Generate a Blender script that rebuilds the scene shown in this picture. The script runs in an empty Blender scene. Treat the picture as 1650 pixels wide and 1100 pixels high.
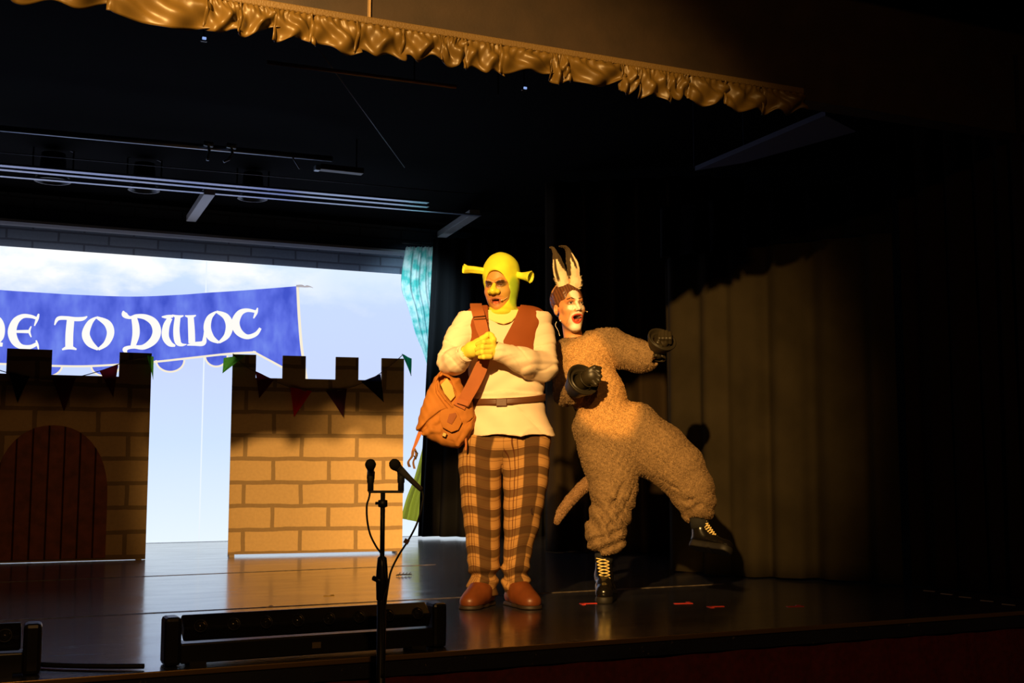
import bpy, math, random
import numpy as np
from mathutils import Vector, Matrix
sc = bpy.context.scene
C = sc.collection
random.seed(7); RNG = np.random.default_rng(7)

# ------------------------------------------------------------------ camera, world, lights, exposure
FPX = 1900.0; EYE = .72; PITCH = math.radians(6.0); YAW = math.radians(24.6)
cd = bpy.data.cameras.new('camera'); cam = bpy.data.objects.new('camera', cd); C.objects.link(cam)
cd.sensor_width = 36; cd.lens = 36 * FPX / 1650; cd.clip_end = 100; cd.clip_start = .05
cam.location = (0, 0, EYE); cam.rotation_euler = (math.pi / 2 + PITCH, 0, -YAW)
sc.camera = cam
w = bpy.data.worlds.new('world'); sc.world = w; w.use_nodes = True
w.node_tree.nodes['Background'].inputs[0].default_value = (.010, .008, .009, 1)
w.node_tree.nodes['Background'].inputs[1].default_value = .12
sc.view_settings.view_transform = 'Standard'; sc.view_settings.look = 'None'
sc.view_settings.exposure = 0; sc.view_settings.gamma = 1; sc.view_settings.use_curve_mapping = False
sc.cycles.use_denoising = True
sc.cycles.sample_clamp_indirect = 3

def light(name, kind, loc, target, energy, color, **kw):
    d = bpy.data.lights.new(name, kind); d.energy = energy; d.color = color
    for k, v in kw.items(): setattr(d, k, v)
    o = bpy.data.objects.new(name, d); C.objects.link(o); o.location = loc
    o.rotation_euler = (Vector(target) - Vector(loc)).to_track_quat('-Z', 'Y').to_euler()
    return o
# amber follow spot thrown from high on the left of the hall
light('followspot', 'SPOT', (-2.6, -1.7, 4.05), (2.72, 5.85, 1.42), 7400, (1.0, .56, .17),
      spot_size=math.radians(22.5), spot_blend=.8, shadow_soft_size=.07)
light('castle_spot', 'SPOT', (-2.6, -1.2, 4.2), (3.0, 9.4, .42), 6300, (1.0, .58, .19),
      spot_size=math.radians(17.5), spot_blend=.95, shadow_soft_size=.07)
# broad dim amber wash from the front of house
light('front_wash', 'SPOT', (-.6, -3.5, 4.45), (2.6, 7.2, .2), 330, (1.0, .50, .16), spot_size=math.radians(62), spot_blend=1.0, shadow_soft_size=.15)
# added cool fill that brightens the turquoise curtain
light('curtain_fill', 'SPOT', (3.1, 10.0, 2.7), (4.02, 11.33, 2.25), 260, (.60, .88, 1.0), spot_size=math.radians(50), spot_blend=.8, shadow_soft_size=.1)

# ------------------------------------------------------------------ pixel <-> place helpers
def ray(px, py):
    dx = (px - 825) / FPX; dy = (550 - py) / FPX
    f = math.cos(PITCH) - dy * math.sin(PITCH); u = math.sin(PITCH) + dy * math.cos(PITCH)
    return dx, f, u
def on_floor(px, py, z=0.0):
    dx, f, u = ray(px, py); t = (z - EYE) / u
    return (dx * math.cos(YAW) + f * math.sin(YAW)) * t, (-dx * math.sin(YAW) + f * math.cos(YAW)) * t, z
def on_y(px, py, Y):
    dx, f, u = ray(px, py); wx = dx * math.cos(YAW) + f * math.sin(YAW); wy = -dx * math.sin(YAW) + f * math.cos(YAW)
    t = Y / wy; return wx * t, Y, EYE + u * t
def on_d(px, py, D):
    dx, f, u = ray(px, py); t = D / f
    return (dx * math.cos(YAW) + f * math.sin(YAW)) * t, (-dx * math.sin(YAW) + f * math.cos(YAW)) * t, EYE + u * t
def loc_d(px, py, D):            # (right, depth, height) in the camera's heading frame
    dx, f, u = ray(px, py); t = D / f
    return dx * t, D, EYE + u * t

# ------------------------------------------------------------------ materials
def mat(name, base=(.5, .5, .5), rough=.6, metal=0, spec=.5, sheen=0, bump=None, var=None, attr=False, emit=None, trans=None):
    m = bpy.data.materials.new(name); m.use_nodes = True; nt = m.node_tree; N = nt.nodes; L = nt.links
    b = N['Principled BSDF']; b.inputs['Roughness'].default_value = rough; b.inputs['Metallic'].default_value = metal
    b.inputs['Specular IOR Level'].default_value = spec; b.inputs['Base Color'].default_value = (*base, 1)
    if sheen: b.inputs['Sheen Weight'].default_value = sheen
    tc = N.new('ShaderNodeTexCoord')
    if attr:
        a = N.new('ShaderNodeAttribute'); a.attribute_name = 'Col'; col = a.outputs['Color']
    else: col = None
    if var:
        sc_, amt = var; n = N.new('ShaderNodeTexNoise'); n.inputs['Scale'].default_value = sc_; n.inputs['Detail'].default_value = 5
        L.new(tc.outputs['Object'], n.inputs['Vector'])
        mr = N.new('ShaderNodeMapRange'); mr.inputs[1].default_value = .3; mr.inputs[2].default_value = .7
        mr.inputs[3].default_value = 1 - amt; mr.inputs[4].default_value = 1 + amt; L.new(n.outputs[0], mr.inputs[0])
        mx = N.new('ShaderNodeVectorMath'); mx.operation = 'SCALE'
        if col: L.new(col, mx.inputs[0])
        else: mx.inputs[0].default_value = base
        L.new(mr.outputs[0], mx.inputs['Scale']); col = mx.outputs[0]
    if col: L.new(col, b.inputs['Base Color'])
    if bump:
        sc_, st, ds = bump; n = N.new('ShaderNodeTexNoise'); n.inputs['Scale'].default_value = sc_; n.inputs['Detail'].default_value = 4
        L.new(tc.outputs['Object'], n.inputs['Vector'])
        bp = N.new('ShaderNodeBump'); bp.inputs['Strength'].default_value = st; bp.inputs['Distance'].default_value = ds
        L.new(n.outputs[0], bp.inputs['Height']); L.new(bp.outputs[0], b.inputs['Normal'])
    if emit: b.inputs['Emission Color'].default_value = (*emit[0], 1); b.inputs['Emission Strength'].default_value = emit[1]
    if trans:
        t = N.new('ShaderNodeBsdfTranslucent'); ms = N.new('ShaderNodeMixShader'); ms.inputs[0].default_value = trans
        if col: L.new(col, t.inputs[0])
        else: t.inputs[0].default_value = (*base, 1)
        o = N['Material Output']; L.new(b.outputs[0], ms.inputs[1]); L.new(t.outputs[0], ms.inputs[2]); L.new(ms.outputs[0], o.inputs[0])
    return m
def emis(name, build, strength=1.0):
    m = bpy.data.materials.new(name); m.use_nodes = True; nt = m.node_tree; N = nt.nodes; L = nt.links
    N.remove(N['Principled BSDF']); e = N.new('ShaderNodeEmission'); e.inputs[1].default_value = strength
    L.new(e.outputs[0], N['Material Output'].inputs[0])
    if isinstance(build, tuple): e.inputs[0].default_value = (*build, 1)
    else: L.new(build(N, L), e.inputs[0])
    return m
black_metal = mat('black_metal', (.012, .012, .013), .45, .3)
black_satin = mat('black_satin_plastic', (.012, .012, .013), .35)
black_rubber = mat('black_rubber', (.01, .01, .01), .6)
grey_steel = mat('dull_steel', (.12, .12, .13), .4, .8, bump=(60, .1, .002))

# ------------------------------------------------------------------ object helpers
def link(name, me, m=None, parent=None, smooth=True):
    o = bpy.data.objects.new(name, me); C.objects.link(o)
    if m: me.materials.append(m)
    if parent is not None: o.parent = parent
    if smooth and len(me.polygons): me.polygons.foreach_set('use_smooth', [True] * len(me.polygons))
    return o
def empty(name, loc=(0, 0, 0), rz=0):
    o = bpy.data.objects.new(name, None); C.objects.link(o); o.location = loc; o.rotation_euler = (0, 0, rz); o.empty_display_size = .1
    return o
def tag(o, label=None, cat=None, group=None, kind=None):
    if label: o['label'] = label
    if cat: o['category'] = cat
    if group: o['group'] = group
    if kind: o['kind'] = kind
    return o
class MB:
    def __init__(s): s.v = []; s.f = []
    def add(s, V, Fs):
        n = len(s.v); s.v += [tuple(map(float, p)) for p in V]; s.f += [tuple(i + n for i in q) for q in Fs]; return s
    def box(s, c, h, M=None, bev=0):
        V = []
        if bev <= 0:
            for x in (-1, 1):
                for y in (-1, 1):
                    for z in (-1, 1): V.append((x * h[0], y * h[1], z * h[2]))
            Fs = [(0, 1, 3, 2), (4, 6, 7, 5), (0, 4, 5, 1), (2, 3, 7, 6), (0, 2, 6, 4), (1, 5, 7, 3)]
        else:
            import bmesh
            bm = bmesh.new(); bmesh.ops.create_cube(bm, size=2)
            bmesh.ops.scale(bm, vec=h, verts=bm.verts)
            bmesh.ops.bevel(bm, geom=bm.edges[:], offset=bev, segments=2, affect='EDGES', profile=.5)
            bm.verts.index_update(); V = [tuple(v.co) for v in bm.verts]; Fs = [tuple(v.index for v in f.verts) for f in bm.faces]; bm.free()
        R = M if M is not None else Matrix.Identity(3)
        V = [tuple(R @ Vector(p) + Vector(c)) for p in V]
        return s.add(V, Fs)
    def tube(s, pts, r, n=8, sub=0, caps=True):
        P = [Vector(p) for p in pts]
        R = list(r) if isinstance(r, (list, tuple)) else [r] * len(P)
        if sub:
            Q = []; RR = []
            for i in range(len(P) - 1):
                p0 = P[max(i - 1, 0)]; p1 = P[i]; p2 = P[i + 1]; p3 = P[min(i + 2, len(P) - 1)]
                for k in range(sub):
                    t = k / sub
                    Q.append(.5 * (2 * p1 + (p2 - p0) * t + (2 * p0 - 5 * p1 + 4 * p2 - p3) * t * t + (3 * p1 - p0 - 3 * p2 + p3) * t ** 3))
                    RR.append(R[i] * (1 - t) + R[i + 1] * t)
            Q.append(P[-1]); RR.append(R[-1]); P, R = Q, RR
        V = []; Fs = []; up = Vector((0, 0, 1)); T0 = (P[1] - P[0]).normalized()
        a = T0.orthogonal().normalized()
        for i, p in enumerate(P):
            T = (P[min(i + 1, len(P) - 1)] - P[max(i - 1, 0)])
            T = T.normalized() if T.length > 1e-9 else T0
            a = (a - T * a.dot(T)); a = a.normalized() if a.length > 1e-6 else T.orthogonal().normalized()
            b = T.cross(a)
            for k in range(n):
                th = 2 * math.pi * k / n; V.append(p + (a * math.cos(th) + b * math.sin(th)) * R[i])
        for i in range(len(P) - 1):
            for k in range(n):
                Fs.append((i * n + k, i * n + (k + 1) % n, (i + 1) * n + (k + 1) % n, (i + 1) * n + k))
        if caps: Fs.append(tuple(range(n - 1, -1, -1))); Fs.append(tuple(range((len(P) - 1) * n, len(P) * n)))
        return s.add(V, Fs)
    def lathe(s, prof, c=(0, 0, 0), axis=(0, 0, 1), n=32):          # prof: (radius, along)
        ax = Vector(axis).normalized(); a = ax.orthogonal().normalized(); b = ax.cross(a); V = []; Fs = []
        for r, h in prof:
            for k in range(n):
                th = 2 * math.pi * k / n; V.append(Vector(c) + ax * h + (a * math.cos(th) + b * math.sin(th)) * max(r, 1e-5))
        for i in range(len(prof) - 1):
            for k in range(n): Fs.append((i * n + k, i * n + (k + 1) % n, (i + 1) * n + (k + 1) % n, (i + 1) * n + k))
        return s.add(V, Fs)
    def grid(s, nu, nv, fn):
        V = [fn(i / (nu - 1), j / (nv - 1)) for j in range(nv) for i in range(nu)]
        Fs = [(j * nu + i, j * nu + i + 1, (j + 1) * nu + i + 1, (j + 1) * nu + i) for j in range(nv - 1) for i in range(nu - 1)]
        return s.add(V, Fs)
    def slab(s, pts, fn, t0, t1):      # polygon (u,v) mapped by fn(u,v,t) between t0 and t1
        n = len(pts); V = [fn(u, v, t0) for u, v in pts] + [fn(u, v, t1) for u, v in pts]
        return s.add(V, [tuple(range(n)), tuple(range(2 * n - 1, n - 1, -1))] + [(i, i + n, (i + 1) % n + n, (i + 1) % n) for i in range(n)])
    def build(s, name, m, parent=None, smooth=False, thick=0):
        me = bpy.data.meshes.new(name); me.from_pydata(s.v, [], s.f); me.validate()
        import bmesh
        bm = bmesh.new(); bm.from_mesh(me); bmesh.ops.recalc_face_normals(bm, faces=bm.faces)
        bmesh.ops.triangulate(bm, faces=[f for f in bm.faces if len(f.verts) > 4]); bm.to_mesh(me); bm.free()
        o = link(name, me, m, parent, smooth)
        if thick:
            md = o.modifiers.new('cloth', 'SOLIDIFY'); md.thickness = thick; md.offset = 0
        return o
def rotz(a): return Matrix.Rotation(a, 3, 'Z')
def cs(pts, n=8, closed=False):
    P = [np.array(p, float) for p in pts]; out = []; m = len(P); rng = range(m if closed else m - 1)
    for i in rng:
        p1 = P[i]; p2 = P[(i + 1) % m]
        p0 = P[i - 1] if (closed or i > 0) else p1; p3 = P[(i + 2) % m] if (closed or i + 2 < m) else p2
        for k in range(n):
            t = k / n; out.append(.5 * (2 * p1 + (p2 - p0) * t + (2 * p0 - 5 * p1 + 4 * p2 - p3) * t * t + (3 * p1 - p0 - 3 * p2 + p3) * t ** 3))
    if not closed: out.append(P[-1])
    return out

# ================================================================== THE SETTING
def floor_mat():
    m = bpy.data.materials.new('black_stage_boards'); m.use_nodes = True; nt = m.node_tree; N = nt.nodes; L = nt.links
    b = N['Principled BSDF']; tc = N.new('ShaderNodeTexCoord')
    mp = N.new('ShaderNodeMapping'); mp.inputs['Scale'].default_value = (.5, 1.6, 1); L.new(tc.outputs['Object'], mp.inputs[0])
    n = N.new('ShaderNodeTexNoise'); n.inputs['Scale'].default_value = 4; n.inputs['Detail'].default_value = 8; n.inputs['Roughness'].default_value = .65
    L.new(mp.outputs[0], n.inputs['Vector'])
    cr = N.new('ShaderNodeValToRGB'); cr.color_ramp.elements[0].position = .35; cr.color_ramp.elements[0].color = (.012, .013, .024, 1)
    cr.color_ramp.elements[1].position = .7; cr.color_ramp.elements[1].color = (.024, .026, .042, 1); L.new(n.outputs[0], cr.inputs[0])
    mr = N.new('ShaderNodeMapRange'); mr.inputs[1].default_value = .3; mr.inputs[2].default_value = .7; mr.inputs[3].default_value = .10; mr.inputs[4].default_value = .2
    L.new(n.outputs[0], mr.inputs[0]); L.new(mr.outputs[0], b.inputs['Coat Roughness']); b.inputs['Coat Weight'].default_value = 1.0; b.inputs['Roughness'].default_value = .42
    # fine boards running across the stage
    wv = N.new('ShaderNodeTexBrick'); wv.inputs['Scale'].default_value = 1; wv.inputs['Brick Width'].default_value = 2.2
    wv.inputs['Row Height'].default_value = .142; wv.inputs['Mortar Size'].default_value = .0018; wv.inputs['Mortar Smooth'].default_value = .3
    L.new(tc.outputs['Object'], wv.inputs['Vector'])
    n2 = N.new('ShaderNodeTexNoise'); n2.inputs['Scale'].default_value = 9; n2.inputs['Detail'].default_value = 6
    mp2 = N.new('ShaderNodeMapping'); mp2.inputs['Scale'].default_value = (1, 3, 1); L.new(tc.outputs['Object'], mp2.inputs[0]); L.new(mp2.outputs[0], n2.inputs['Vector'])
    ma = N.new('ShaderNodeMath'); ma.operation = 'MULTIPLY_ADD'; ma.inputs[1].default_value = -.9; L.new(wv.outputs['Fac'], ma.inputs[0]); L.new(n2.outputs[0], ma.inputs[2])
    bp = N.new('ShaderNodeBump'); bp.inputs['Strength'].default_value = .08; bp.inputs['Distance'].default_value = .001
    L.new(ma.outputs[0], bp.inputs['Height']); L.new(bp.outputs[0], b.inputs['Normal']); L.new(bp.outputs[0], b.inputs['Coat Normal'])
    # scuffs
    n3 = N.new('ShaderNodeTexNoise'); n3.inputs['Scale'].default_value = 55; n3.inputs['Detail'].default_value = 2; L.new(mp2.outputs[0], n3.inputs['Vector'])
    c3 = N.new('ShaderNodeValToRGB'); c3.color_ramp.elements[0].position = .70; c3.color_ramp.elements[1].position = .76; L.new(n3.outputs[0], c3.inputs[0])
    mx = N.new('ShaderNodeMix'); mx.data_type = 'RGBA'; L.new(c3.outputs[0], mx.inputs[0]); L.new(cr.outputs[0], mx.inputs[6]); mx.inputs[7].default_value = (.09, .08, .07, 1)
    L.new(mx.outputs[2], b.inputs['Base Color'])
    return m
EDGE = 4.385
st = MB().box((3.0, (EDGE + 12.3) / 2, -.04), (6.5, (12.3 - EDGE) / 2, .04)).build('stage_platform', floor_mat())
tag(st, 'black painted boarded stage platform', 'stage', kind='structure')
red_cloth = mat('dark_red_fascia', (.085, .003, .005), .8, var=(30, .3), bump=(250, .4, .002))
fa = MB().grid(260, 3, lambda u, v: (-3.4 + 13 * u, EDGE + .02 + .006 * math.sin(u * 310) + .004 * math.sin(u * 97), -.021 - v * 1.0)).build('trim_1', red_cloth, smooth=True, thick=.004)
tag(fa, 'dark red cloth fascia hung below the stage edge', 'fascia', kind='structure')
ed = MB().box((3.0, EDGE - .004, -.010), (6.5, .006, .0102), bev=.003).build('trim_2', mat('worn_brass_nosing', (.35, .22, .08), .35, .7, bump=(90, .3, .002)))
tag(ed, 'thin worn metal nosing along the stage edge', 'stage edge trim', kind='structure')
hf = MB().box((2.5, 1.5, -1.03), (7, 5, .03)).build('floor', mat('hall_floor', (.03, .02, .015), .5, var=(3, .3), bump=(20, .2, .003)))
tag(hf, kind='structure')
# seams between stage sections: narrow raised joint strips
seam_m = mat('worn_joint_strip', (.15, .12, .09), .4, .3, var=(25, .7))
for i, (a, b_) in enumerate((((0, 1000), (1100, 944)), ((0, 938), (640, 912)))):
    p = Vector(on_floor(*a)); q = Vector(on_floor(*b_)); d = (q - p); q2 = p + d * 1.0
    c = (p + q2) / 2; s_ = MB().box((c.x, c.y, .0012), (d.length / 2 + .3, .007 if i == 0 else .004, .0014), rotz(math.atan2(d.y, d.x)))
    tag(s_.build('trim_%d' % (3 + i), seam_m), kind='structure')

def brick_mat(name, bw, rh, c1, c2, mort, msize=.012, rough=.8, bump=.3, wob=.006, plane='XZ', smooth=.1, off=(0, 0)):
    m = bpy.data.materials.new(name); m.use_nodes = True; nt = m.node_tree; N = nt.nodes; L = nt.links
    b = N['Principled BSDF']; b.inputs['Roughness'].default_value = rough; b.inputs['Specular IOR Level'].default_value = .25
    tc = N.new('ShaderNodeTexCoord'); sp = N.new('ShaderNodeSeparateXYZ'); L.new(tc.outputs['Object'], sp.inputs[0])
    cb = N.new('ShaderNodeCombineXYZ'); L.new(sp.outputs['X'], cb.inputs[0]); L.new(sp.outputs['Z'], cb.inputs[1])
    n = N.new('ShaderNodeTexNoise'); n.inputs['Scale'].default_value = 5; n.inputs['Detail'].default_value = 3; L.new(tc.outputs['Object'], n.inputs['Vector'])
    vm = N.new('ShaderNodeVectorMath'); vm.operation = 'MULTIPLY_ADD'; vm.inputs[1].default_value = (wob * 2, wob * 2, 0); L.new(n.outputs[1], vm.inputs[0]); L.new(cb.outputs[0], vm.inputs[2])
    ad = N.new('ShaderNodeVectorMath'); ad.operation = 'ADD'; ad.inputs[1].default_value = (off[0], off[1], 0); L.new(vm.outputs[0], ad.inputs[0])
    t = N.new('ShaderNodeTexBrick'); t.inputs['Scale'].default_value = 1; t.inputs['Brick Width'].default_value = bw; t.inputs['Row Height'].default_value = rh
    t.inputs['Mortar Size'].default_value = msize; t.inputs['Mortar Smooth'].default_value = smooth
    t.inputs['Color1'].default_value = (*c1, 1); t.inputs['Color2'].default_value = (*c2, 1); t.inputs['Mortar'].default_value = (*mort, 1)
    L.new(ad.outputs[0], t.inputs['Vector'])
    n2 = N.new('ShaderNodeTexNoise'); n2.inputs['Scale'].default_value = 40; n2.inputs['Detail'].default_value = 6; L.new(tc.outputs['Object'], n2.inputs['Vector'])
    mr = N.new('ShaderNodeMapRange'); mr.inputs[3].default_value = .85; mr.inputs[4].default_value = 1.12; L.new(n2.outputs[0], mr.inputs[0])
    vs = N.new('ShaderNodeVectorMath'); vs.operation = 'SCALE'; L.new(t.outputs[0], vs.inputs[0]); L.new(mr.outputs[0], vs.inputs['Scale']); L.new(vs.outputs[0], b.inputs['Base Color'])
    bp = N.new('ShaderNodeBump'); bp.inputs['Strength'].default_value = bump; bp.inputs['Distance'].default_value = .004; bp.invert = True
    L.new(t.outputs['Fac'], bp.inputs['Height']); L.new(bp.outputs[0], b.inputs['Normal'])
    return m
black_paint = mat('flat_black_paint', (.0028, .0025, .0026), .9, spec=.03, var=(2, .3), bump=(30, .2, .003))
wb = MB().box((3.0, 11.75, 1.6), (6.5, .1, 1.7)).build('wall_back', brick_mat('painted_blockwork', .45, .10, (.10, .115, .16), (.085, .1, .14), (.05, .055, .08), .01, bump=.6))
tag(wb, kind='structure')
tag(MB().box((3.0, 8.0, 3.28), (6.5, 4.0, .05)).build('ceiling', black_paint), kind='structure')
tag(MB().box((-2.2, 8.2, 1.6), (.1, 3.9, 1.7)).build('wall_left', black_paint), kind='structure')
tag(MB().box((7.4, 8.2, 1.6), (.1, 3.9, 1.7)).build('wall_right', black_paint), kind='structure')
brown = mat('brown_painted_proscenium', (.022, .012, .005), .6, var=(6, .25), bump=(60, .2, .002))
pw = MB().box((1.15, 4.70, 3.75), (5.0, .06, 1.2)).build('wall_front', brown); tag(pw, kind='structure')
tag(MB().box((1.455, 4.632, 3.4), (.004, .012, .85)).build('trim_5', mat('pale_seam_bead', (.3, .2, .1), .5)), kind='structure')
# right hand proscenium pillar
tag(MB().box((6.0, 4.75, 1.1), (.45, .2, 2.1)).build('wall_front_right', mat('dark_maroon_paint', (.02, .008, .007), .8)), kind='structure')
# header ledge above the projection surface
hd = MB().box((2.2, 11.55, 2.93), (4.2, .1, .012)).build('trim_6', mat('grey_ledge', (.25, .25, .3), .5)); tag(hd, kind='structure')

# ================================================================== PROJECTION SCREEN
SY = 11.5
def sky_col(N, L):
    tc = N.new('ShaderNodeTexCoord'); sp = N.new('ShaderNodeSeparateXYZ'); L.new(tc.outputs['Object'], sp.inputs[0])
    mr = N.new('ShaderNodeMapRange'); mr.inputs[1].default_value = 0; mr.inputs[2].default_value = 2.7; L.new(sp.outputs['Z'], mr.inputs[0])
    cr = N.new('ShaderNodeValToRGB'); e = cr.color_ramp.elements; e[0].position = 0; e[0].color = (.78, .88, .97, 1); e[1].position = 1; e[1].color = (.60, .76, .98, 1)
    for p, c in ((.35, (.60, .74, .97)), (.62, (.56, .66, .98)), (.85, (.56, .68, .98))):
        q = e.new(p); q.color = (*c, 1)
    L.new(mr.outputs[0], cr.inputs[0])
    mp = N.new('ShaderNodeMapping'); mp.inputs['Scale'].default_value = (.8, 1, 1.5); mp.inputs['Location'].default_value = (.35, 0, .2); L.new(tc.outputs['Object'], mp.inputs[0])
    n = N.new('ShaderNodeTexNoise'); n.inputs['Scale'].default_value = 1.7; n.inputs['Detail'].default_value = 7; n.inputs['Roughness'].default_value = .55; L.new(mp.outputs[0], n.inputs['Vector'])
    # clouds only in the upper part of the projected picture
    m2 = N.new('ShaderNodeMapRange'); m2.inputs[1].default_value = 1.9; m2.inputs[2].default_value = 2.6; m2.inputs[3].default_value = -.35; m2.inputs[4].default_value = .14; L.new(sp.outputs['Z'], m2.inputs[0])
    ad = N.new('ShaderNodeMath'); ad.operation = 'ADD'; L.new(n.outputs[0], ad.inputs[0]); L.new(m2.outputs[0], ad.inputs[1])
    c2 = N.new('ShaderNodeValToRGB'); c2.color_ramp.elements[0].position = .44; c2.color_ramp.elements[1].position = .66; mcl = N.new('ShaderNodeMapRange'); mcl.inputs[1].default_value = .35; mcl.inputs[2].default_value = 1.3; mcl.inputs[3].default_value = 1; mcl.inputs[4].default_value = .25; L.new(sp.outputs['X'], mcl.inputs[0])
    L.new(ad.outputs[0], c2.inputs[0]); mlt = N.new('ShaderNodeMath'); mlt.operation = 'MULTIPLY'; L.new(c2.outputs[0], mlt.inputs[0]); L.new(mcl.outputs[0], mlt.inputs[1])
    mx = N.new('ShaderNodeMix'); mx.data_type = 'RGBA'; L.new(mlt.outputs[0], mx.inputs[0]); L.new(cr.outputs[0], mx.inputs[6]); mx.inputs[7].default_value = (.97, .98, 1, 1)
    return mx.outputs[2]
screen = empty('projection_screen', (2.0, SY, 0)); tag(screen, 'large glowing screen showing sky and blue lettered banner behind the castle flats', 'projection screen')
X0, X1 = -1.6, 5.0
def SP(px, py, t=0.0): x, y, z = on_y(px, py, SY - t); return (x - 2.0, -t, z)
topz = 2.70
MB().box(((X0 + X1) / 2 - 2.0, .02, topz / 2), ((X1 - X0) / 2, .02, topz / 2 - .004)).build('picture_surface', emis('projected_sky', sky_col, 1.08), screen)
sx = on_y(328, 600, SY)[0] - 2.0
MB().box((sx, -.003, topz / 2), (.006, .002, topz / 2 - .01)).build('panel_seam', emis('bright_seam', (.85, .93, 1.0), 1.0), screen)
# --- banner picture; coordinates read in a 3.3x enlargement whose corner is (0, 380)
def K(cx, cy, t=.008): return SP(cx / 3.3, 380 + cy / 3.3, t)
def banner_col(N, L):
    tc = N.new('ShaderNodeTexCoord'); mp = N.new('ShaderNodeMapping'); mp.inputs['Rotation'].default_value = (0, .5, 0); mp.inputs['Scale'].default_value = (2.2, 1, 1.2); L.new(tc.outputs['Object'], mp.inputs[0])
    n = N.new('ShaderNodeTexNoise'); n.inputs['Scale'].default_value = 2.6; n.inputs['Detail'].default_value = 3; L.new(mp.outputs[0], n.inputs['Vector'])
    mpb = N.new('ShaderNodeMapping'); mpb.inputs['Scale'].default_value = (6, 1, 1.0); L.new(tc.outputs['Object'], mpb.inputs[0])
    nb = N.new('ShaderNodeTexNoise'); nb.inputs['Scale'].default_value = 1.6; nb.inputs['Detail'].default_value = 2; L.new(mpb.outputs[0], nb.inputs['Vector'])
    ad = N.new('ShaderNodeMath'); ad.operation = 'MULTIPLY_ADD'; ad.inputs[1].default_value = .40; L.new(nb.outputs[0], ad.inputs[0]); L.new(n.outputs[0], ad.inputs[2])
    cr = N.new('ShaderNodeValToRGB'); e = cr.color_ramp.elements; e[0].position = .48; e[0].color = (.055, .09, .60, 1); e[1].position = 1.0; e[1].color = (.19, .28, .90, 1)
    q = e.new(.72); q.color = (.115, .165, .79, 1)
    L.new(ad.outputs[0], cr.inputs[0]); return cr.outputs[0]
blue = emis('projected_blue_cloth', banner_col); cream = emis('projected_cream_trim', (.95, .86, .68)); white = emis('projected_white_lettering', (1, .98, .93))
top = cs([(-700, 215), (-300, 258), (0, 287), (200, 300), (400, 312), (700, 322), (950, 313), (1100, 302), (1300, 289), (1590, 266)], 8)
bot = cs([(-700, 660), (-300, 672), (0, 680), (300, 691), (500, 691), (800, 671), (1000, 650), (1200, 628), (1350, 618)], 8) 
bot2 = [np.array(p, float) for p in ((1350, 618), (1490, 695), (1630, 770))]
def interp(c, x): return float(np.interp(x, [p[0] for p in c], [p[1] for p in c]))
bm_ = MB(); xs = np.linspace(-700, 1590, 90)
allb = bot + bot2[1:]
def bnr(u, v):
    x = -700 + 2290 * u; t = interp(top, x); b = interp(allb, x if x < 1350 else 1350 + (x - 1350) * 280 / 240)
    xx = x + (v * (12 + 28 * v) if x > 1350 else 0) * ((x - 1350) / 240 if x > 1350 else 0)
    return K(xx, t + (b - t) * v, .006)
bm_.grid(100, 12, bnr)
def scallop(cx, cy, w_, h_): return [(cx + w_ / 2 * math.cos(a), cy + h_ * math.sin(a)) for a in np.linspace(0, math.pi, 18)]
SCL = ((235, 688, 190, 62), (560, 690, 150, 55), (905, 660, 150, 62), (1150, 636, 120, 58), (-100, 680, 190, 60), (-420, 672, 190, 60))
for c in SCL:
    p = scallop(*c); bm_.slab(p, lambda u, v, t: K(u, v, t), .0045, .0065)
bn = bm_.build('banner', blue, screen)
def strokes(mb, pts, t, sm=6, wk=1.0):
    c = cs(pts, sm); m = len(c); V = []; 
    for i, p in enumerate(c):
        a = c[max(i - 1, 0)][:2]; b = c[min(i + 1, m - 1)][:2]; d = b - a; d = d / (np.linalg.norm(d) + 1e-9); nn = np.array((-d[1], d[0]))
        wd = max(p[2], 2) * wk / 2; V.append(K(*(p[:2] + nn * wd), t)); V.append(K(*(p[:2] - nn * wd), t))
    mb.add(V, [(2 * i, 2 * i + 1, 2 * i + 3, 2 * i + 2) for i in range(m - 1)])
tr = MB()
strokes(tr, [(p[0], p[1], 11) for p in bot[::8]] + [(1350, 618, 11)], .009)
strokes(tr, [(1345, 614, 11), (1490, 692, 11), (1632, 768, 11)], .009, 2)
strokes(tr, [(1582, 268, 14), (1590, 420, 15), (1605, 600, 15), (1632, 768, 13)], .009)
for c in SCL: strokes(tr, [(p[0], p[1], 10) for p in scallop(*c)], .0095, 2)
tr.build('banner_trim', cream, bn)
strokes_pole = MB(); strokes(strokes_pole, [(1575, 266, 12), (1605, 266, 14), (1620, 270, 8), (1632, 268, 12), (1650, 270, 6), (1665, 276, 2)], .0096)
strokes_pole.build('banner_pole_tip', emis('projected_pole', (.45, .42, .45)), bn)
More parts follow.
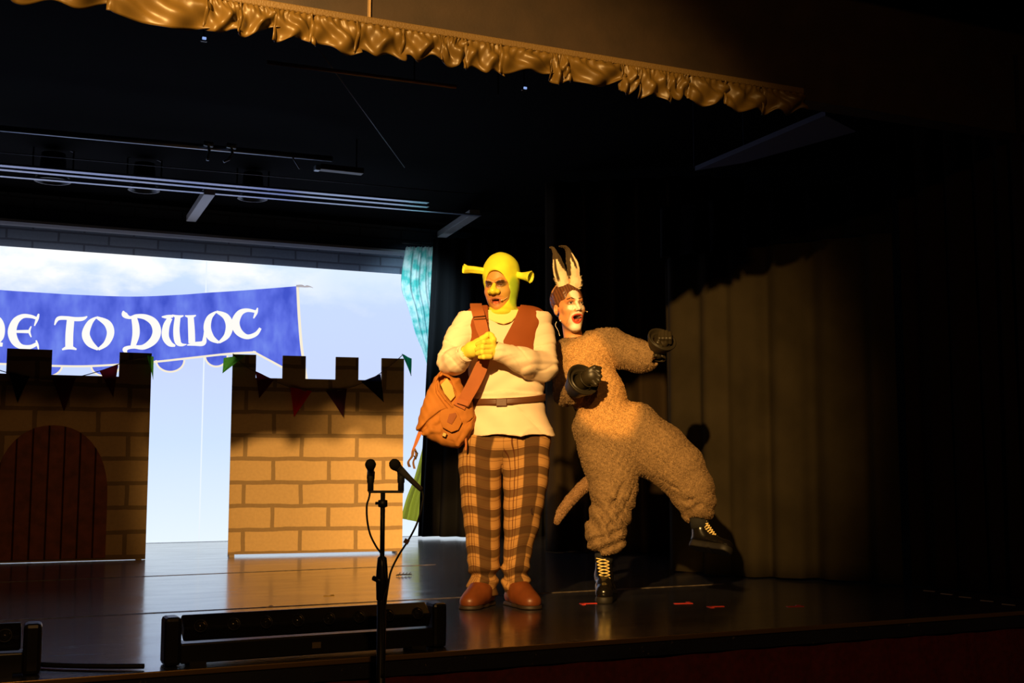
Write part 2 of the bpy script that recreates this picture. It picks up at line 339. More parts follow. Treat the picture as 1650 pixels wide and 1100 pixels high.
LET = {
 'M': [[(-150, 430, 10), (-120, 425, 26), (-105, 470, 34), (-110, 560, 34), (-130, 590, 10)], [(-110, 440, 8), (-70, 418, 22), (-45, 450, 34), (-48, 540, 34), (-60, 595, 12)], [(-48, 440, 8), (-10, 440, 24), (10, 480, 30), (8, 530, 30), (-5, 560, 18)], [(-10, 575, 26), (14, 578, 20)]],
 'E': [[(198, 440, 14), (165, 428, 18), (120, 427, 24), (82, 455, 38), (64, 508, 46), (78, 558, 42), (112, 588, 28), (160, 590, 22), (198, 572, 18)], [(206, 414, 8), (198, 440, 16), (183, 478, 6)], [(192, 555, 8), (200, 580, 12), (205, 604, 6)], [(80, 508, 14), (155, 508, 18)], [(166, 480, 6), (156, 508, 12), (166, 538, 6)]],
 'T': [[(290, 474, 6), (308, 440, 20), (350, 436, 20), (400, 442, 22), (440, 440, 20), (464, 428, 6)], [(376, 440, 40), (369, 520, 42), (368, 592, 42)], [(330, 604, 8), (368, 592, 22), (407, 603, 8)]],
 'O': [[(512, 432, 8), (478, 462, 30), (456, 520, 42), (476, 568, 40), (522, 603, 14)], [(522, 603, 14), (566, 570, 30), (588, 515, 40), (570, 465, 38), (512, 432, 12)]],
 'D': [[(655, 398, 6), (662, 418, 30), (690, 434, 16), (725, 426, 20), (775, 432, 30), (818, 460, 42), (834, 508, 46), (815, 556, 42), (765, 590, 28), (715, 590, 18), (680, 594, 20), (664, 606, 26), (676, 622, 4)], [(712, 432, 30), (722, 480, 38), (722, 530, 38), (706, 588, 26)]],
 'U': [[(860, 430, 6), (890, 430, 20), (920, 426, 14)], [(905, 436, 26), (884, 480, 36), (880, 535, 38), (902, 572, 30), (932, 584, 10)], [(915, 420, 6), (945, 430, 18), (976, 424, 6)], [(945, 430, 30), (938, 500, 34), (945, 560, 34), (965, 578, 18), (992, 576, 4)]],
 'L': [[(984, 424, 6), (1014, 430, 18), (1042, 422, 6)], [(1014, 430, 32), (1018, 500, 36), (1020, 570, 36)], [(995, 580, 6), (1035, 574, 20), (1080, 570, 26), (1088, 540, 18), (1086, 508, 4)]],
 'O2': [[(1150, 402, 8), (1114, 435, 30), (1102, 490, 40), (1122, 540, 36), (1164, 567, 12)], [(1164, 567, 12), (1206, 530, 32), (1220, 475, 40), (1200, 428, 34), (1150, 402, 12)]],
 'C': [[(1370, 382, 6), (1362, 408, 16), (1348, 438, 6)], [(1358, 402, 14), (1312, 395, 20), (1274, 412, 34), (1252, 460, 44), (1268, 508, 40), (1312, 536, 26), (1360, 522, 22), (1385, 490, 14)]],
}
lt = MB()
for k, ss in LET.items():
    for j, s_ in enumerate(ss): strokes(lt, s_, .011 + .0006 * j)
lt.build('banner_lettering', white, bn)

# ================================================================== CASTLE FLATS
brick_tan = brick_mat('painted_castle_bricks', .45, .1875, (.60, .40, .19), (.57, .38, .18), (.30, .20, .10), .017, wob=.012, off=(.10, -.035), bump=.05)
edge_w = mat('raw_timber_edge', (.35, .25, .15), .8)
def castle(name, p0, p1, label, mers, cren, height, depth=.03, gap=.018):
    P0 = Vector((*p0, 0)); P1 = Vector((*p1, 0)); d = P1 - P0; W_ = d.length
    e = empty(name, tuple(P0), math.atan2(d.y, d.x)); tag(e, label, 'stage flat')
    pts = [(0, gap), (W_, gap)]; top_ = []
    for a, b in mers: top_ += [(a * W_, cren), (a * W_, height), (b * W_, height), (b * W_, cren)]
    if mers[0][0] == 0: top_ = top_[1:]
    if mers[-1][1] == 1: top_ = top_[:-1]
    outline = pts + top_[::-1]
    import bmesh
    bm = bmesh.new(); vs = [bm.verts.new((u, 0, v)) for u, v in outline]; f = bm.faces.new(vs)
    r = bmesh.ops.extrude_face_region(bm, geom=[f]); bmesh.ops.translate(bm, vec=(0, depth, 0), verts=[g for g in r['geom'] if isinstance(g, bmesh.types.BMVert)])
    bmesh.ops.recalc_face_normals(bm, faces=bm.faces); bmesh.ops.triangulate(bm, faces=[q for q in bm.faces if len(q.verts) > 4])
    me = bpy.data.meshes.new('painted_panel'); bm.to_mesh(me); bm.free(); link('painted_panel', me, brick_tan, e, False)
    for a in (.02, .98):
        MB().box((a * W_, .08, gap / 2), (.02, .12, gap / 2)).build('foot', edge_w, e)
    for a in (.05, .95):
        MB().tube([(a * W_, depth + .01, .05), (a * W_, depth + .01, cren - .05)], .018, 6).build('back_strut', edge_w, e)
    return e, W_
c2, W2 = castle('castle_wall_flat', (1.894, 9.543), (3.282, 9.346), 'tan brick painted castle flat with battlements standing behind the microphones', [(0, .132), (.284, .417), (.593, .727), (.866, 1)], 1.425, 1.612)
c1, W1 = castle('castle_gate_flat', (-1.25, 9.66), (1.265, 9.548), 'dim brick castle flat with arched red door at left', [(0, .13), (.3, .42), (.585, .711), (.905, 1)], 1.405, 1.595, gap=.003)
# arched door on the gate flat
def onc1(px, py, t=0.0):      # pixel -> local coords of the gate flat
    dx, f, u = ray(px, py); wx = dx * math.cos(YAW) + f * math.sin(YAW); wy = -dx * math.sin(YAW) + f * math.cos(YAW)
    P0 = Vector((-1.25, 9.66)); P1 = Vector((1.265, 9.548)); d = (P1 - P0).normalized(); n = Vector((-d.y, d.x))
    tt = P0.dot(n) / (wx * n.x + wy * n.y); X = Vector((wx * tt, wy * tt)) - P0
    return X.dot(d), -t, EYE + u * tt
def onc2(px, py, t=0.0):
    dx, f, u = ray(px, py); wx = dx * math.cos(YAW) + f * math.sin(YAW); wy = -dx * math.sin(YAW) + f * math.cos(YAW)
    P0 = Vector((1.894, 9.543)); P1 = Vector((3.282, 9.346)); d = (P1 - P0).normalized(); n = Vector((-d.y, d.x))
    tt = P0.dot(n) / (wx * n.x + wy * n.y); X = Vector((wx * tt, wy * tt)) - P0
    return X.dot(d), -t, EYE + u * tt
xc = onc1(86, 700)[0]; xr = onc1(171, 850)[0]; hw = xr - xc; zap = onc1(86, 685)[2]; zs = onc1(171, 800)[2]
arch = [(xc + hw, .022), (xc + hw, zs)]
for t in np.linspace(0, 1, 12)[1:]: arch.append((xc + hw * math.cos(t * math.pi / 2) ** .92, zs + (zap - zs) * math.sin(t * math.pi / 2) ** .92))
arch = arch + [(2 * xc - u, v) for u, v in arch[::-1][1:]]
def wood_mat():
    m = mat('dark_red_painted_planks', (.24, .055, .028), .6, var=(12, .35)); N = m.node_tree.nodes; L = m.node_tree.links
    tc = N.new('ShaderNodeTexCoord'); sp = N.new('ShaderNodeSeparateXYZ'); L.new(tc.outputs['Object'], sp.inputs[0])
    a = N.new('ShaderNodeMath'); a.operation = 'MULTIPLY'; a.inputs[1].default_value = 1 / .112; L.new(sp.outputs['X'], a.inputs[0])
    fr = N.new('ShaderNodeMath'); fr.operation = 'PINGPONG'; fr.inputs[1].default_value = .5; L.new(a.outputs[0], fr.inputs[0])
    mr = N.new('ShaderNodeMapRange'); mr.inputs[2].default_value = .07; L.new(fr.outputs[0], mr.inputs[0])
    bp = N.new('ShaderNodeBump'); bp.inputs['Distance'].default_value = .01; L.new(mr.outputs[0], bp.inputs['Height']); L.new(bp.outputs[0], N['Principled BSDF'].inputs['Normal'])
    b = N['Principled BSDF']; old = b.inputs['Base Color'].links[0].from_socket; mx = N.new('ShaderNodeMix'); mx.data_type = 'RGBA'
    L.new(mr.outputs[0], mx.inputs[0]); mx.inputs[6].default_value = (.03, .012, .01, 1); L.new(old, mx.inputs[7]); L.new(mx.outputs[2], b.inputs['Base Color'])
    return m
MB().slab(arch, lambda u, v, t: (u, -t, v), .0005, .014).build('arched_door', wood_mat(), c1)

# ---- bunting
def bunting(name, label, parent_fn, base, cord, flags, rz):
    e = empty(name, base, rz); tag(e, label, 'bunting', 'pennant strings on the castle flats')
    MB().tube([parent_fn(x, y, .02) for x, y in cord], .0035, 5, sub=6).build('cord', mat('bunting_cord', (.25, .18, .12), .8), e)
    for col, tri, lab in flags:
        m = bpy.data.materials.get('felt_' + lab) or mat('felt_' + lab, col, .8, bump=(80, .3, .002), trans=.55)
        mb = MB()
        def f(u, v, tri=tri):
            a = np.array(tri[0], float) * (1 - u) + np.array(tri[1], float) * u; p = a * (1 - v) + np.array(tri[2], float) * v
            x, y, z = parent_fn(p[0], p[1], .028 + .010 * math.sin(u * 7 + v * 3) + .012 * v); return (x, y, z)
        mb.grid(8, 10, f); o = mb.build('pennant', m, e, True); o['label'] = lab.replace('_', ' ') + ' pennant'
G = (.28, .80, .05); R_ = (.75, .02, .02); RD = (.16, .008, .012); PU = (.09, .02, .06); NV = (.012, .014, .03); GR = (.02, .62, .25)
bunting('bunting', 'string of coloured pennants sagging across the front of the tan castle flat', onc2, (1.894, 9.543, 0),
        [(375, 570), (392, 588), (411, 599), (450, 618), (500, 631), (555, 627), (600, 609), (630, 588), (648, 572)],
        [(G, ((360, 577), (397, 572), (358, 602)), 'lime_green'), (RD, ((411, 598), (441, 612), (417, 642)), 'dark_red'), (R_, ((467, 624), (502, 630), (473, 672)), 'bright_red'),
         (PU, ((524, 630), (558, 626), (552, 672)), 'purple'), (NV, ((581, 615), (612, 603), (617, 648)), 'navy'), (GR, ((646, 570), (662, 578), (661, 606)), 'emerald_green')],
        math.atan2(9.346 - 9.543, 3.282 - 1.894))
bunting('bunting', 'string of dark pennants sagging across the arched door castle flat', onc1, (-1.25, 9.66, 0),
        [(-60, 575), (-20, 590), (18, 602), (60, 610), (110, 610), (160, 598), (205, 582), (243, 573)],
        [(NV, ((14, 600), (48, 607), (28, 648)), 'navy'), (RD, ((84, 610), (122, 609), (103, 662)), 'dark_red'), (RD, ((160, 598), (190, 587), (182, 640)), 'dark_red'), (G, ((236, 572), (247, 575), (246, 612)), 'lime_green')],
        math.atan2(9.548 - 9.66, 1.265 + 1.25))

# ================================================================== DRAPES
def drape(name, label, cat, path, z0, z1, m, folds, amp, seed=0, flare=.3, group=None, thick=.006, bottomwave=0, lean=(0, 0)):
    P = [np.array(p, float) for p in path]; segl = [0]
    for i in range(len(P) - 1): segl.append(segl[-1] + np.linalg.norm(P[i + 1] - P[i]))
    rr = np.random.default_rng(seed); ph = rr.uniform(0, 6.28, 8); am = rr.uniform(.4, 1, 8)
    nu = max(40, int(folds * 14)); nv = 18
    def f(u, v):
        s_ = u * segl[-1]; i = min(int(np.searchsorted(segl, s_, 'right')) - 1, len(P) - 2); t = (s_ - segl[i]) / (segl[i + 1] - segl[i])
        d = (P[i + 1] - P[i]); d = d / np.linalg.norm(d); n = np.array((-d[1], d[0])); b = P[i] * (1 - t) + P[i + 1] * t
        wv = math.sin(2 * math.pi * folds * u + ph[0] + .8 * math.sin(5 * u + ph[1])) + .45 * am[1] * math.sin(2 * math.pi * folds * 1.73 * u + ph[2] + v) + .35 * am[2] * math.sin(2 * math.pi * folds * .37 * u + ph[3] + 1.5 * v)
        k = amp * (.75 + flare * v); q = b + n * wv * k + d * .3 * k * math.sin(2 * math.pi * folds * u * 1.1 + ph[4])
        q = q + np.array(lean) * v * (1 - u)
        zb = z0 + bottomwave * (.5 + .5 * math.sin(9 * u + ph[5])); z = z1 + (zb - z1) * v
        return (q[0] - P[0][0], q[1] - P[0][1], z)
    o = MB().grid(nu, nv, f).build(name, m, None, True, thick); o.location = (P[0][0], P[0][1], 0); tag(o, label, cat, group); return o
black_wool = mat('black_wool_serge', (.007, .007, .008), .95, spec=.05, bump=(300, .3, .001))
brown_wool = mat('faded_grey_brown_drape', (.022, .0175, .010), .95, spec=.05, bump=(260, .4, .002), var=(3, .25))
a = on_d(706, 860, 11.0); 
drape('black_leg_drape', 'black drape hanging just right of the screen, behind the satchel', 'curtain', [(4.20, 11.12), (4.42, 10.98), (4.62, 10.82), (4.8, 10.7)], .02, 3.02, black_wool, 5, .030, 3, flare=.9, lean=(-.13, .05))
drape('black_backdrop', 'wide black backdrop behind both performers', 'curtain', [(4.7, 11.3), (6.9, 10.4), (7.2, 9.5)], .0, 3.15, black_wool, 14, .05, 5)
drape('black_wing_drape', 'dark brown wing drape behind the tail of the fleece costume', 'curtain', [(4.42, 8.95), (4.75, 8.75), (5.35, 8.3), (5.9, 8.1)], .005, 3.15, mat('dark_brown_serge', (.028, .019, .010), .95, spec=.05, bump=(260, .3, .002)), 7, .05, 8, flare=.8)
drape('house_curtain', 'grey-brown stage curtain hanging at the right behind the raised boot', 'curtain', [(4.33, 6.95), (4.52, 6.5), (4.85, 6.0), (5.12, 5.55)], .008, 2.15, brown_wool, 6, .028, 12, flare=.5, bottomwave=.01)
drape('side_curtain', 'nearly black curtain at the far right of the stage', 'curtain', [(5.16, 5.50), (5.28, 5.0), (5.22, 4.62)], .008, 3.0, mat('dark_maroon_curtain', (.012, .007, .004), .95, spec=.05, bump=(200, .3, .002)), 5, .03, 14)

drape('black_border', 'black border strip hanging above the grey-brown stage curtain', 'curtain border', [(4.36, 7.0), (4.56, 6.55), (4.89, 6.05), (5.19, 5.62)], 2.17, 2.52, black_wool, 7, .02, 15)
# turquoise tied side curtain beside the screen
def teal_mat():
    m = bpy.data.materials.new('mottled_teal_to_olive_cloth'); m.use_nodes = True; N = m.node_tree.nodes; L = m.node_tree.links; b = N['Principled BSDF']
    b.inputs['Roughness'].default_value = .6
    tc = N.new('ShaderNodeTexCoord'); sp = N.new('ShaderNodeSeparateXYZ'); L.new(tc.outputs['Object'], sp.inputs[0])
    n = N.new('ShaderNodeTexNoise'); n.inputs['Scale'].default_value = 9; n.inputs['Detail'].default_value = 4; L.new(tc.outputs['Object'], n.inputs['Vector'])
    cr = N.new('ShaderNodeValToRGB'); cr.color_ramp.elements[0].position = .38; cr.color_ramp.elements[0].color = (.10, .62, .55, 1); cr.color_ramp.elements[1].position = .60; cr.color_ramp.elements[1].color = (.80, .97, .92, 1); L.new(n.outputs[0], cr.inputs[0])
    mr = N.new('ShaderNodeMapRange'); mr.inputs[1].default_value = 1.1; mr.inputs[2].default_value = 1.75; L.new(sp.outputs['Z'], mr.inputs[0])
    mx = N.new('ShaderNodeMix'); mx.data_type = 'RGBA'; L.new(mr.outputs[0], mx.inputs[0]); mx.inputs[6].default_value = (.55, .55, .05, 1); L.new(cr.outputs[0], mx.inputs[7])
    t = N.new('ShaderNodeBsdfTranslucent'); ms = N.new('ShaderNodeMixShader'); ms.inputs[0].default_value = .65
    L.new(mx.outputs[2], b.inputs['Base Color']); L.new(mx.outputs[2], t.inputs[0]); L.new(b.outputs[0], ms.inputs[1]); L.new(t.outputs[0], ms.inputs[2]); L.new(ms.outputs[0], N['Material Output'].inputs[0])
    return m
TY = 11.33
te = empty('tied_side_curtain', (on_y(690, 860, TY)[0], TY, 0)); tag(te, 'mottled turquoise curtain gathered beside the right edge of the glowing screen', 'curtain')
def tz(py): return on_y(690, py, TY)[2]
LFT = cs([(398, 655), (420, 650), (450, 647), (470, 649), (490, 657), (510, 663), (540, 672), (565, 682), (590, 690), (610, 694), (640, 696), (680, 690), (720, 682), (770, 668), (800, 656), (835, 646)], 4)
RGT = cs([(398, 704), (450, 704), (500, 706), (560, 704), (600, 706), (640, 712), (700, 716), (760, 712), (835, 705)], 4)
def tf(u, v):
    py = 398 + v * 437; l = interp(LFT, py); r = interp(RGT, py); px = l + (r - l) * u
    x, y, z = on_y(px, py + (12 * u if v > .97 else 0), TY); k = (r - l) / 60
    yy = .022 * math.sin(u * 26 + 2.2 * v) + .012 * math.sin(u * 47 + 5 * v) + (.02 * math.sin(60 * u) * math.exp(-v * 40))
    return (x - te.location.x, yy * min(1, .4 + k), z)
MB().grid(90, 60, tf).build('cloth', teal_mat(), te, True)
MB().tube([(on_y(648, 398, TY)[0] - te.location.x, 0, tz(398) + .022), (on_y(712, 398, TY)[0] - te.location.x, 0, tz(398) + .022)], .006, 8).tube([(.0, 0, tz(398) + .022), (.0, 0, 3.24)], .004, 6).build('curtain_rod', black_metal, te, True)
for i in range(9):
    px = 656 + i * 5.8; x, y, z = on_y(px, 400, TY)
    MB().tube([(x - te.location.x, .0, z + .02 + .018 * math.cos(a)) if False else (x - te.location.x, .018 * math.sin(a), z + .0 + .018 * math.cos(a)) for a in np.linspace(0, 2 * math.pi, 10)], .004, 5).build('curtain_ring', mat('pale_ring', (.5, .6, .6), .4) if i == 0 else bpy.data.materials['pale_ring'], te)

# ================================================================== GOLD VALANCE
VY = 4.58
va = empty('gold_valance', (2.1, VY, 2.55)); tag(va, 'gathered gold satin valance along the top of the stage opening', 'valance')
gold = mat('ochre_satin', (.085, .050, .010), .42, spec=.3, bump=(20, .15, .004), var=(5, .15))
edges_px = [330, 385, 442, 500, 574, 647, 710, 748, 805, 885, 912, 998, 1028, 1072, 1105, 1165, 1225, 1290]
exs = [on_y(p, 100, VY)[0] - 2.1 for p in edges_px]; exs = [exs[0] - 1.3, exs[0] - 1.0, exs[0] - .7, exs[0] - .35] + exs
rv = np.random.default_rng(11); mbv = MB()
for i in range(len(exs) - 1):
    x0, x1 = exs[i], exs[i + 1]; W_ = x1 - x0; pa = rv.uniform(0, 6.28, 6); dl = rv.uniform(-.5, 1); nw = rv.integers(1, 3)
    drop0 = rv.uniform(.118, .138)
    def f(u, v, x0=x0, W_=W_, pa=pa, dl=dl, nw=nw, drop0=drop0):
        lift = .035 * (u ** 2) * (dl > 0) + .014 * math.sin(nw * math.pi * u * 2 + pa[0]) + .01 * dl * u
        b = drop0 - lift; z = -.0 - b * v
        y = -.012 - (.028 * math.sin(math.pi * min(1, u * 1.0)) ** .6) * math.sin(math.pi * (v * .8 + .1)) - .014 * math.sin((8 + 4 * v) * u + pa[1] + 3 * v) * v ** .5
        y += .008 * math.sin(46 * u + pa[2]) * math.exp(-v * 5) + .013 * math.sin(13 * u - 7 * v + pa[3]) * math.sin(math.pi * v)
        x = x0 + W_ * (u * 1.10 - .05) + .012 * math.sin(5 * v + pa[4]) * math.sin(math.pi * u) - .018 * v * (.5 - u)
        return (x, y - .015 * (u < .04), z)
    mbv.grid(30, 16, f)
mbv.build('ruffle', gold, va, True, .003)
MB().box((exs[-1] / 2 + exs[0] / 2, -.012, .012), ((exs[-1] - exs[0]) / 2, .012, .016), bev=.006).build('heading_band', mat('gold_braid', (.10, .06, .016), .55, bump=(120, .6, .004)), va)

# ================================================================== OVERHEAD RIG
def pipe(name, label, cat, a, b, Ya, Yb, r, m=grey_steel, group=None, n=8):
    p = Vector(on_y(*a, Ya)); q = Vector(on_y(*b, Yb)); o = MB().tube([(0, 0, 0), tuple(q - p)], r, n).build(name, m, None, True); o.location = p; return tag(o, label, cat, group)
steel_lit = mat('bare_aluminium_tube', (.32, .36, .45), .34, .9)
def track(name, label, a, b, Y, hw_, hh_, group):
    p = Vector(on_y(*a, Y)); q = Vector(on_y(*b, Y)); d = q - p; R3 = d.to_track_quat('X', 'Z').to_matrix()
    o = MB().box(tuple(d / 2), (d.length / 2, hw_, hh_), R3, bev=.002).build(name, steel_lit); o.location = p; return tag(o, label, 'curtain track', group)
pipe('lighting_pipe', 'uppermost scaffold tube of the overhead rig, at upper left', 'pipe', (-60, 201), (535, 256), 8.4, 8.4, .022, steel_lit)
track('curtain_track', 'first track rail under the ceiling, brightest of the group', (-60, 260), (690, 326), 9.3, .035, .008, 'ceiling rails')
track('curtain_track', 'second track rail just below the brightest one', (-60, 267), (690, 333), 9.5, .030, .006, 'ceiling rails')
track('curtain_track', 'lowest thin rail of the overhead group ending at the black drape', (-60, 278), (775, 347), 9.75, .025, .006, 'ceiling rails')
pipe('curtain_track', 'faint thin rail between the scaffold tube and the rail group', 'curtain track', (-60, 240), (780, 314), 9.0, 9.0, .004, grey_steel, 'ceiling rails')
pipe('valance_pipe', 'faint thin rod just behind and below the gold valance', 'pipe', (430, 100), (735, 140), 5.3, 5.3, .010, mat('brown_rod', (.25, .15, .08), .4))
for xx in (1.9, 2.35):
    o = bpy.data.objects['valance_pipe']; h = MB().tube([(xx - o.location.x, 0, .0), (xx - o.location.x, 0, 3.24 - o.location.z)], .004, 6).build('hanger', black_metal, o)
pipe('steel_wire', 'thin wire slanting down from behind the gold valance', 'wire', (514, 80), (652, 270), 5.2, 8.0, .0022, grey_steel)
# box-section support arm
def arm(name, label, hi, lo, Yh, Yl, w_, h_, m):
    p = Vector(on_y(*hi, Yh)); q = Vector(on_y(*lo, Yl)); d = q - p; R3 = d.to_track_quat('Y', 'Z').to_matrix(); c = (p + q) / 2
    o = MB().box((0, 0, 0), (w_, d.length / 2, h_), R3, bev=.004).build(name, m); o.location = c; return tag(o, label, 'support arm')
white_arm = mat('grey_painted_steel', (.42, .40, .40), .5)
arm('ceiling_support_arm', 'pale box-section arm running back from the overhead rails', (338, 308), (308, 352), 9.7, 11.4, .045, .03, white_arm)
arm('ceiling_support_arm', 'dull grey box-section arm over the black drape beside the turquoise curtain', (765, 343), (712, 378), 9.9, 11.3, .05, .03, mat('dark_grey_steel', (.2, .2, .2), .6))
# dim par lamps hanging nose-down
for i, (px, py, r) in enumerate(((85, 285, .13), (232, 300, .115), (407, 314, .115))):
    p = on_y(px, py, 9.9); e = empty('par_lamp', p, 0)
    tag(e, ['leftmost', 'middle', 'rightmost'][i] + ' of three dark round lamps hanging under the overhead rails', 'stage lamp', 'dark lamps under the rails')
    MB().lathe([(.03, .2), (r * .7, .19), (r * .8, .05), (r, .02), (r, -.03), (r * .9, -.03), (r * .88, .0), (r * .5, .01), (0, .012)], n=28).build('housing', mat('lamp_black', (.03, .03, .032), .35) if i == 0 else bpy.data.materials['lamp_black'], e, True)
    MB().lathe([(r + .006, -.02), (r + .012, -.035), (r * .93, -.036), (r * .93, -.025)], n=28).build('rim', black_metal, e, True)
    MB().tube([(-r - .02, 0, .05), (-r - .02, 0, .22), (0, 0, .27), (r + .02, 0, .22), (r + .02, 0, .05)], .008, 6).build('yoke', black_metal, e)
# small clamps on the scaffold tube
for i, (px, py) in enumerate(((335, 243), (372, 246))):
    p = on_y(px, py, 8.35); o = MB().tube([(0, 0, .05), (.01, 0, 0), (-.015 if i else .0, 0, -.05), (-.05 if i else 0, 0, -.07)], .011, 7).tube([(-.03, 0, .052), (.035, 0, .048)], .02, 8).build('pipe_clamp', mat('blue_grey_clamp', (.3, .36, .42), .4, .5) if i == 0 else bpy.data.materials['blue_grey_clamp'], None, True)
    o.location = p; tag(o, ('left' if i == 0 else 'right') + ' of two hook clamps hanging on the scaffold tube', 'clamp', 'pipe clamps')
p = on_y(550, 273, 8.6); e = empty('batten_lamp', p); tag(e, 'slim dark lamp with a pale end hanging below the scaffold tube', 'stage lamp')
MB().box((0, 0, 0), (.17, .04, .022), bev=.006).build('housing', mat('dark_bronze', (.06, .05, .04), .5), e)
MB().box((-.19, 0, -.01), (.02, .03, .02), bev=.005).build('end_bracket', bpy.data.materials['blue_grey_clamp'], e)
MB().tube([(.12, 0, .02), (.12, 0, 3.25 - p[2])], .006, 6).build('hanger', black_metal, e)
pipe('hanging_strap', 'short pale strap dangling from the scaffold tube', 'strap', (470, 251), (483, 272), 8.4, 8.4, .006, bpy.data.materials['blue_grey_clamp'])
for i, (px, py, Y) in enumerate(((329, 62, 5.4), (846, 142, 5.6))):
    p = on_y(px, py, Y); e = empty('indicator_lamp', p); tag(e, 'tiny glowing blue light ' + ('at the top left' if i == 0 else 'just below the gold valance'), 'indicator light')
    MB().box((0, .01, 0), (.016, .01, .012), bev=.004).build('housing', black_satin, e)
    MB().tube([(0, .012, 0), (0, .012, 3.24 - p[2])], .004, 6).build('stem', black_metal, e)
    MB().box((0, -.003, 0), (.009, .004, .006), bev=.002).build('lens', emis('blue_indicator' + str(i), (.3, .45, .9), .9), e)
# sloping blue-grey soffit at upper right
sof = [Vector(on_floor(px, py, 2.62)) for px, py in ((1120, 275), (1330, 186), (1380, 212), (1200, 262))]
mbs = MB(); mbs.add([*sof, *[q + Vector((0, 0, .03)) for q in sof]], [(0, 1, 2, 3), (7, 6, 5, 4), (0, 4, 5, 1), (1, 5, 6, 2), (2, 6, 7, 3), (3, 7, 4, 0)])
for q_ in sof: mbs.tube([tuple(q_ + Vector((0, .01, .02))), (q_.x, q_.y + .01, 3.222)], .004, 6)
tag(mbs.build('soffit_panel', mat('blue_grey_soffit', (.06, .075, .15), .7)), 'dim blue-grey panel under the ceiling at upper right', 'ceiling panel')

# ================================================================== LED BATTEN
def batten(name, A_, B_, label, nl=8):
    A_ = Vector(A_); B_ = Vector(B_); d = B_ - A_; Wd = d.length
    e = empty(name, tuple(A_), math.atan2(d.y, d.x)); tag(e, label, 'stage light', 'battens on the stage edge')
    for xx in (.035, Wd - .035):
        MB().box((xx, .03, .0865), (.030, .050, .0865), bev=.014).build('end_cap', black_satin, e, False)
        MB().box((xx + (.09 if xx < .1 else -.09), .03, .006), (.03, .05, .006)).build('foot', black_rubber, e)
    MB().box((Wd / 2, .03, .042), (Wd / 2 - .062, .05, .036), bev=.006).build('base_rail', black_satin, e)
    R3 = Matrix.Rotation(math.radians(28), 3, 'X')
    MB().box((Wd / 2, .03, .128), (Wd / 2 - .073, .045, .030), R3, bev=.008).build('lamp_bar', black_satin, e)
    for k in range(nl):
        x = .07 + (Wd - .14) * (k + .5) / nl
        ax = R3 @ Vector((0, 0, 1)); ax = Vector((0, -math.sin(math.radians(66)), math.cos(math.radians(66))))
        c = Vector((x, -.006, .134))
        MB().lathe([(.022, 0), (.025, .010), (.022, .013), (.020, .009)], c, ax, 24).build('lens_bezel', black_metal, e, True)
        MB().lathe([(.020, .008), (.017, .014), (.010, .019), (.003, .021), (0, .021)], c, ax, 20).build('lens', bpy.data.materials.get('lens_glass') or mat('lens_glass', (.02, .018, .01), .06, 0, 1.0), e, True)
    if nl > 4:
        MB().box((Wd * .51, -.021, .042), (.017, .0015, .011)).build('data_plate', mat('brown_label_plate', (.16, .12, .06), .5), e)
    return e
batten('led_batten', (.662, 4.475, 0), (1.772, 4.500, 0), 'long black eight-lens light batten lying on the stage edge behind the microphone stand')
batten('led_batten', (-.74, 4.56, 0), (.262, 4.50, 0), 'black light batten whose end cap shows at the lower left corner')
o = MB().tube([on_floor(31, 1066, .012), on_floor(80, 1071, .012), on_floor(160, 1073, .012), on_floor(232, 1073, .012)], .009, 8, sub=8).build('power_cable', black_rubber, None, True)
tag(o, 'thick black cable on the floor joining the two light battens', 'cable')
o = MB().tube([on_floor(650, 1042, .005), on_floor(665, 1046, .005), on_floor(690, 1049, .005)], .003, 6, sub=5).build('thin_cable', black_rubber, None, True)
tag(o, 'short thin black wire curling from under the right end of the batten', 'cable')

# ================================================================== MICROPHONES ON A STAND
MD = 4.2
base = on_d(617, 792, MD)
ms = empty('microphone_stand', (base[0], base[1], -1.0), -YAW); tag(ms, 'black upright microphone stand with T-bar in front of the stage', 'microphone stand')
def ML(px, py, dd=0.0):
    r, D, z = loc_d(px, py, MD + dd); r0 = loc_d(617, 792, MD)[0]; return (r - r0, dd, z + 1.0)
zt = ML(617, 792)[2]
MB().tube([(0, 0, .05), (0, 0, zt - .29)], .0165, 14).build('lower_tube', black_metal, ms, True)
MB().lathe([(.012, -.10), (.019, -.095), (.0215, -.02), (.019, .02), (.016, .05), (.010, .055)], (0, 0, zt - .28), n=16).build('clutch', black_satin, ms, True)
MB().tube([(0, 0, zt - .3), (0, 0, zt)], .0085, 12).build('upper_tube', black_metal, ms, True)
MB().tube([(-.03, -.003, zt - .30), (0, -.02, zt - .31)], .009, 8).build('clutch_knob', black_satin, ms, True)
MB().lathe([(.010, -.055), (.017, -.052), (.017, -.03), (.010, -.028)], (0, 0, zt), n=14).box((-.014, 0, zt - .04), (.012, .006, .005)).build('bar_collar', black_metal, ms, True)
lx = ML(594, 793)[0]; rx_ = ML(650, 793)[0]
MB().box(((lx + rx_) / 2, 0, zt), ((rx_ - lx) / 2, .010, .0045), bev=.001).build('t_bar', black_metal, ms)
for k in range(3):
    a = 2 * math.pi * k / 3 + .5
    MB().tube([(0, 0, .10), (.12 * math.cos(a), .12 * math.sin(a), .055), (.30 * math.cos(a), .30 * math.sin(a), .012)], .009, 8).build('leg', black_metal, ms, True)
for (px, q) in ((597, 0), (646, 1)):
    x = ML(px, 790)[0]
    MB().lathe([(.008, .0), (.011, .002), (.011, .03), (.013, .034), (.0135, .055)], (x, 0, zt), n=14).build('clip_base', black_rubber, ms, True)
    if q: MB().tube([(x, 0, zt + .05), (x - .003, -.0, zt + .075)], .012, 10).build('mic_clip', black_rubber, ms, True)
    else: MB().tube([(x, 0, zt + .045), (x, .01, zt + .07)], .014, 10).build('mic_clip', black_rubber, ms, True)
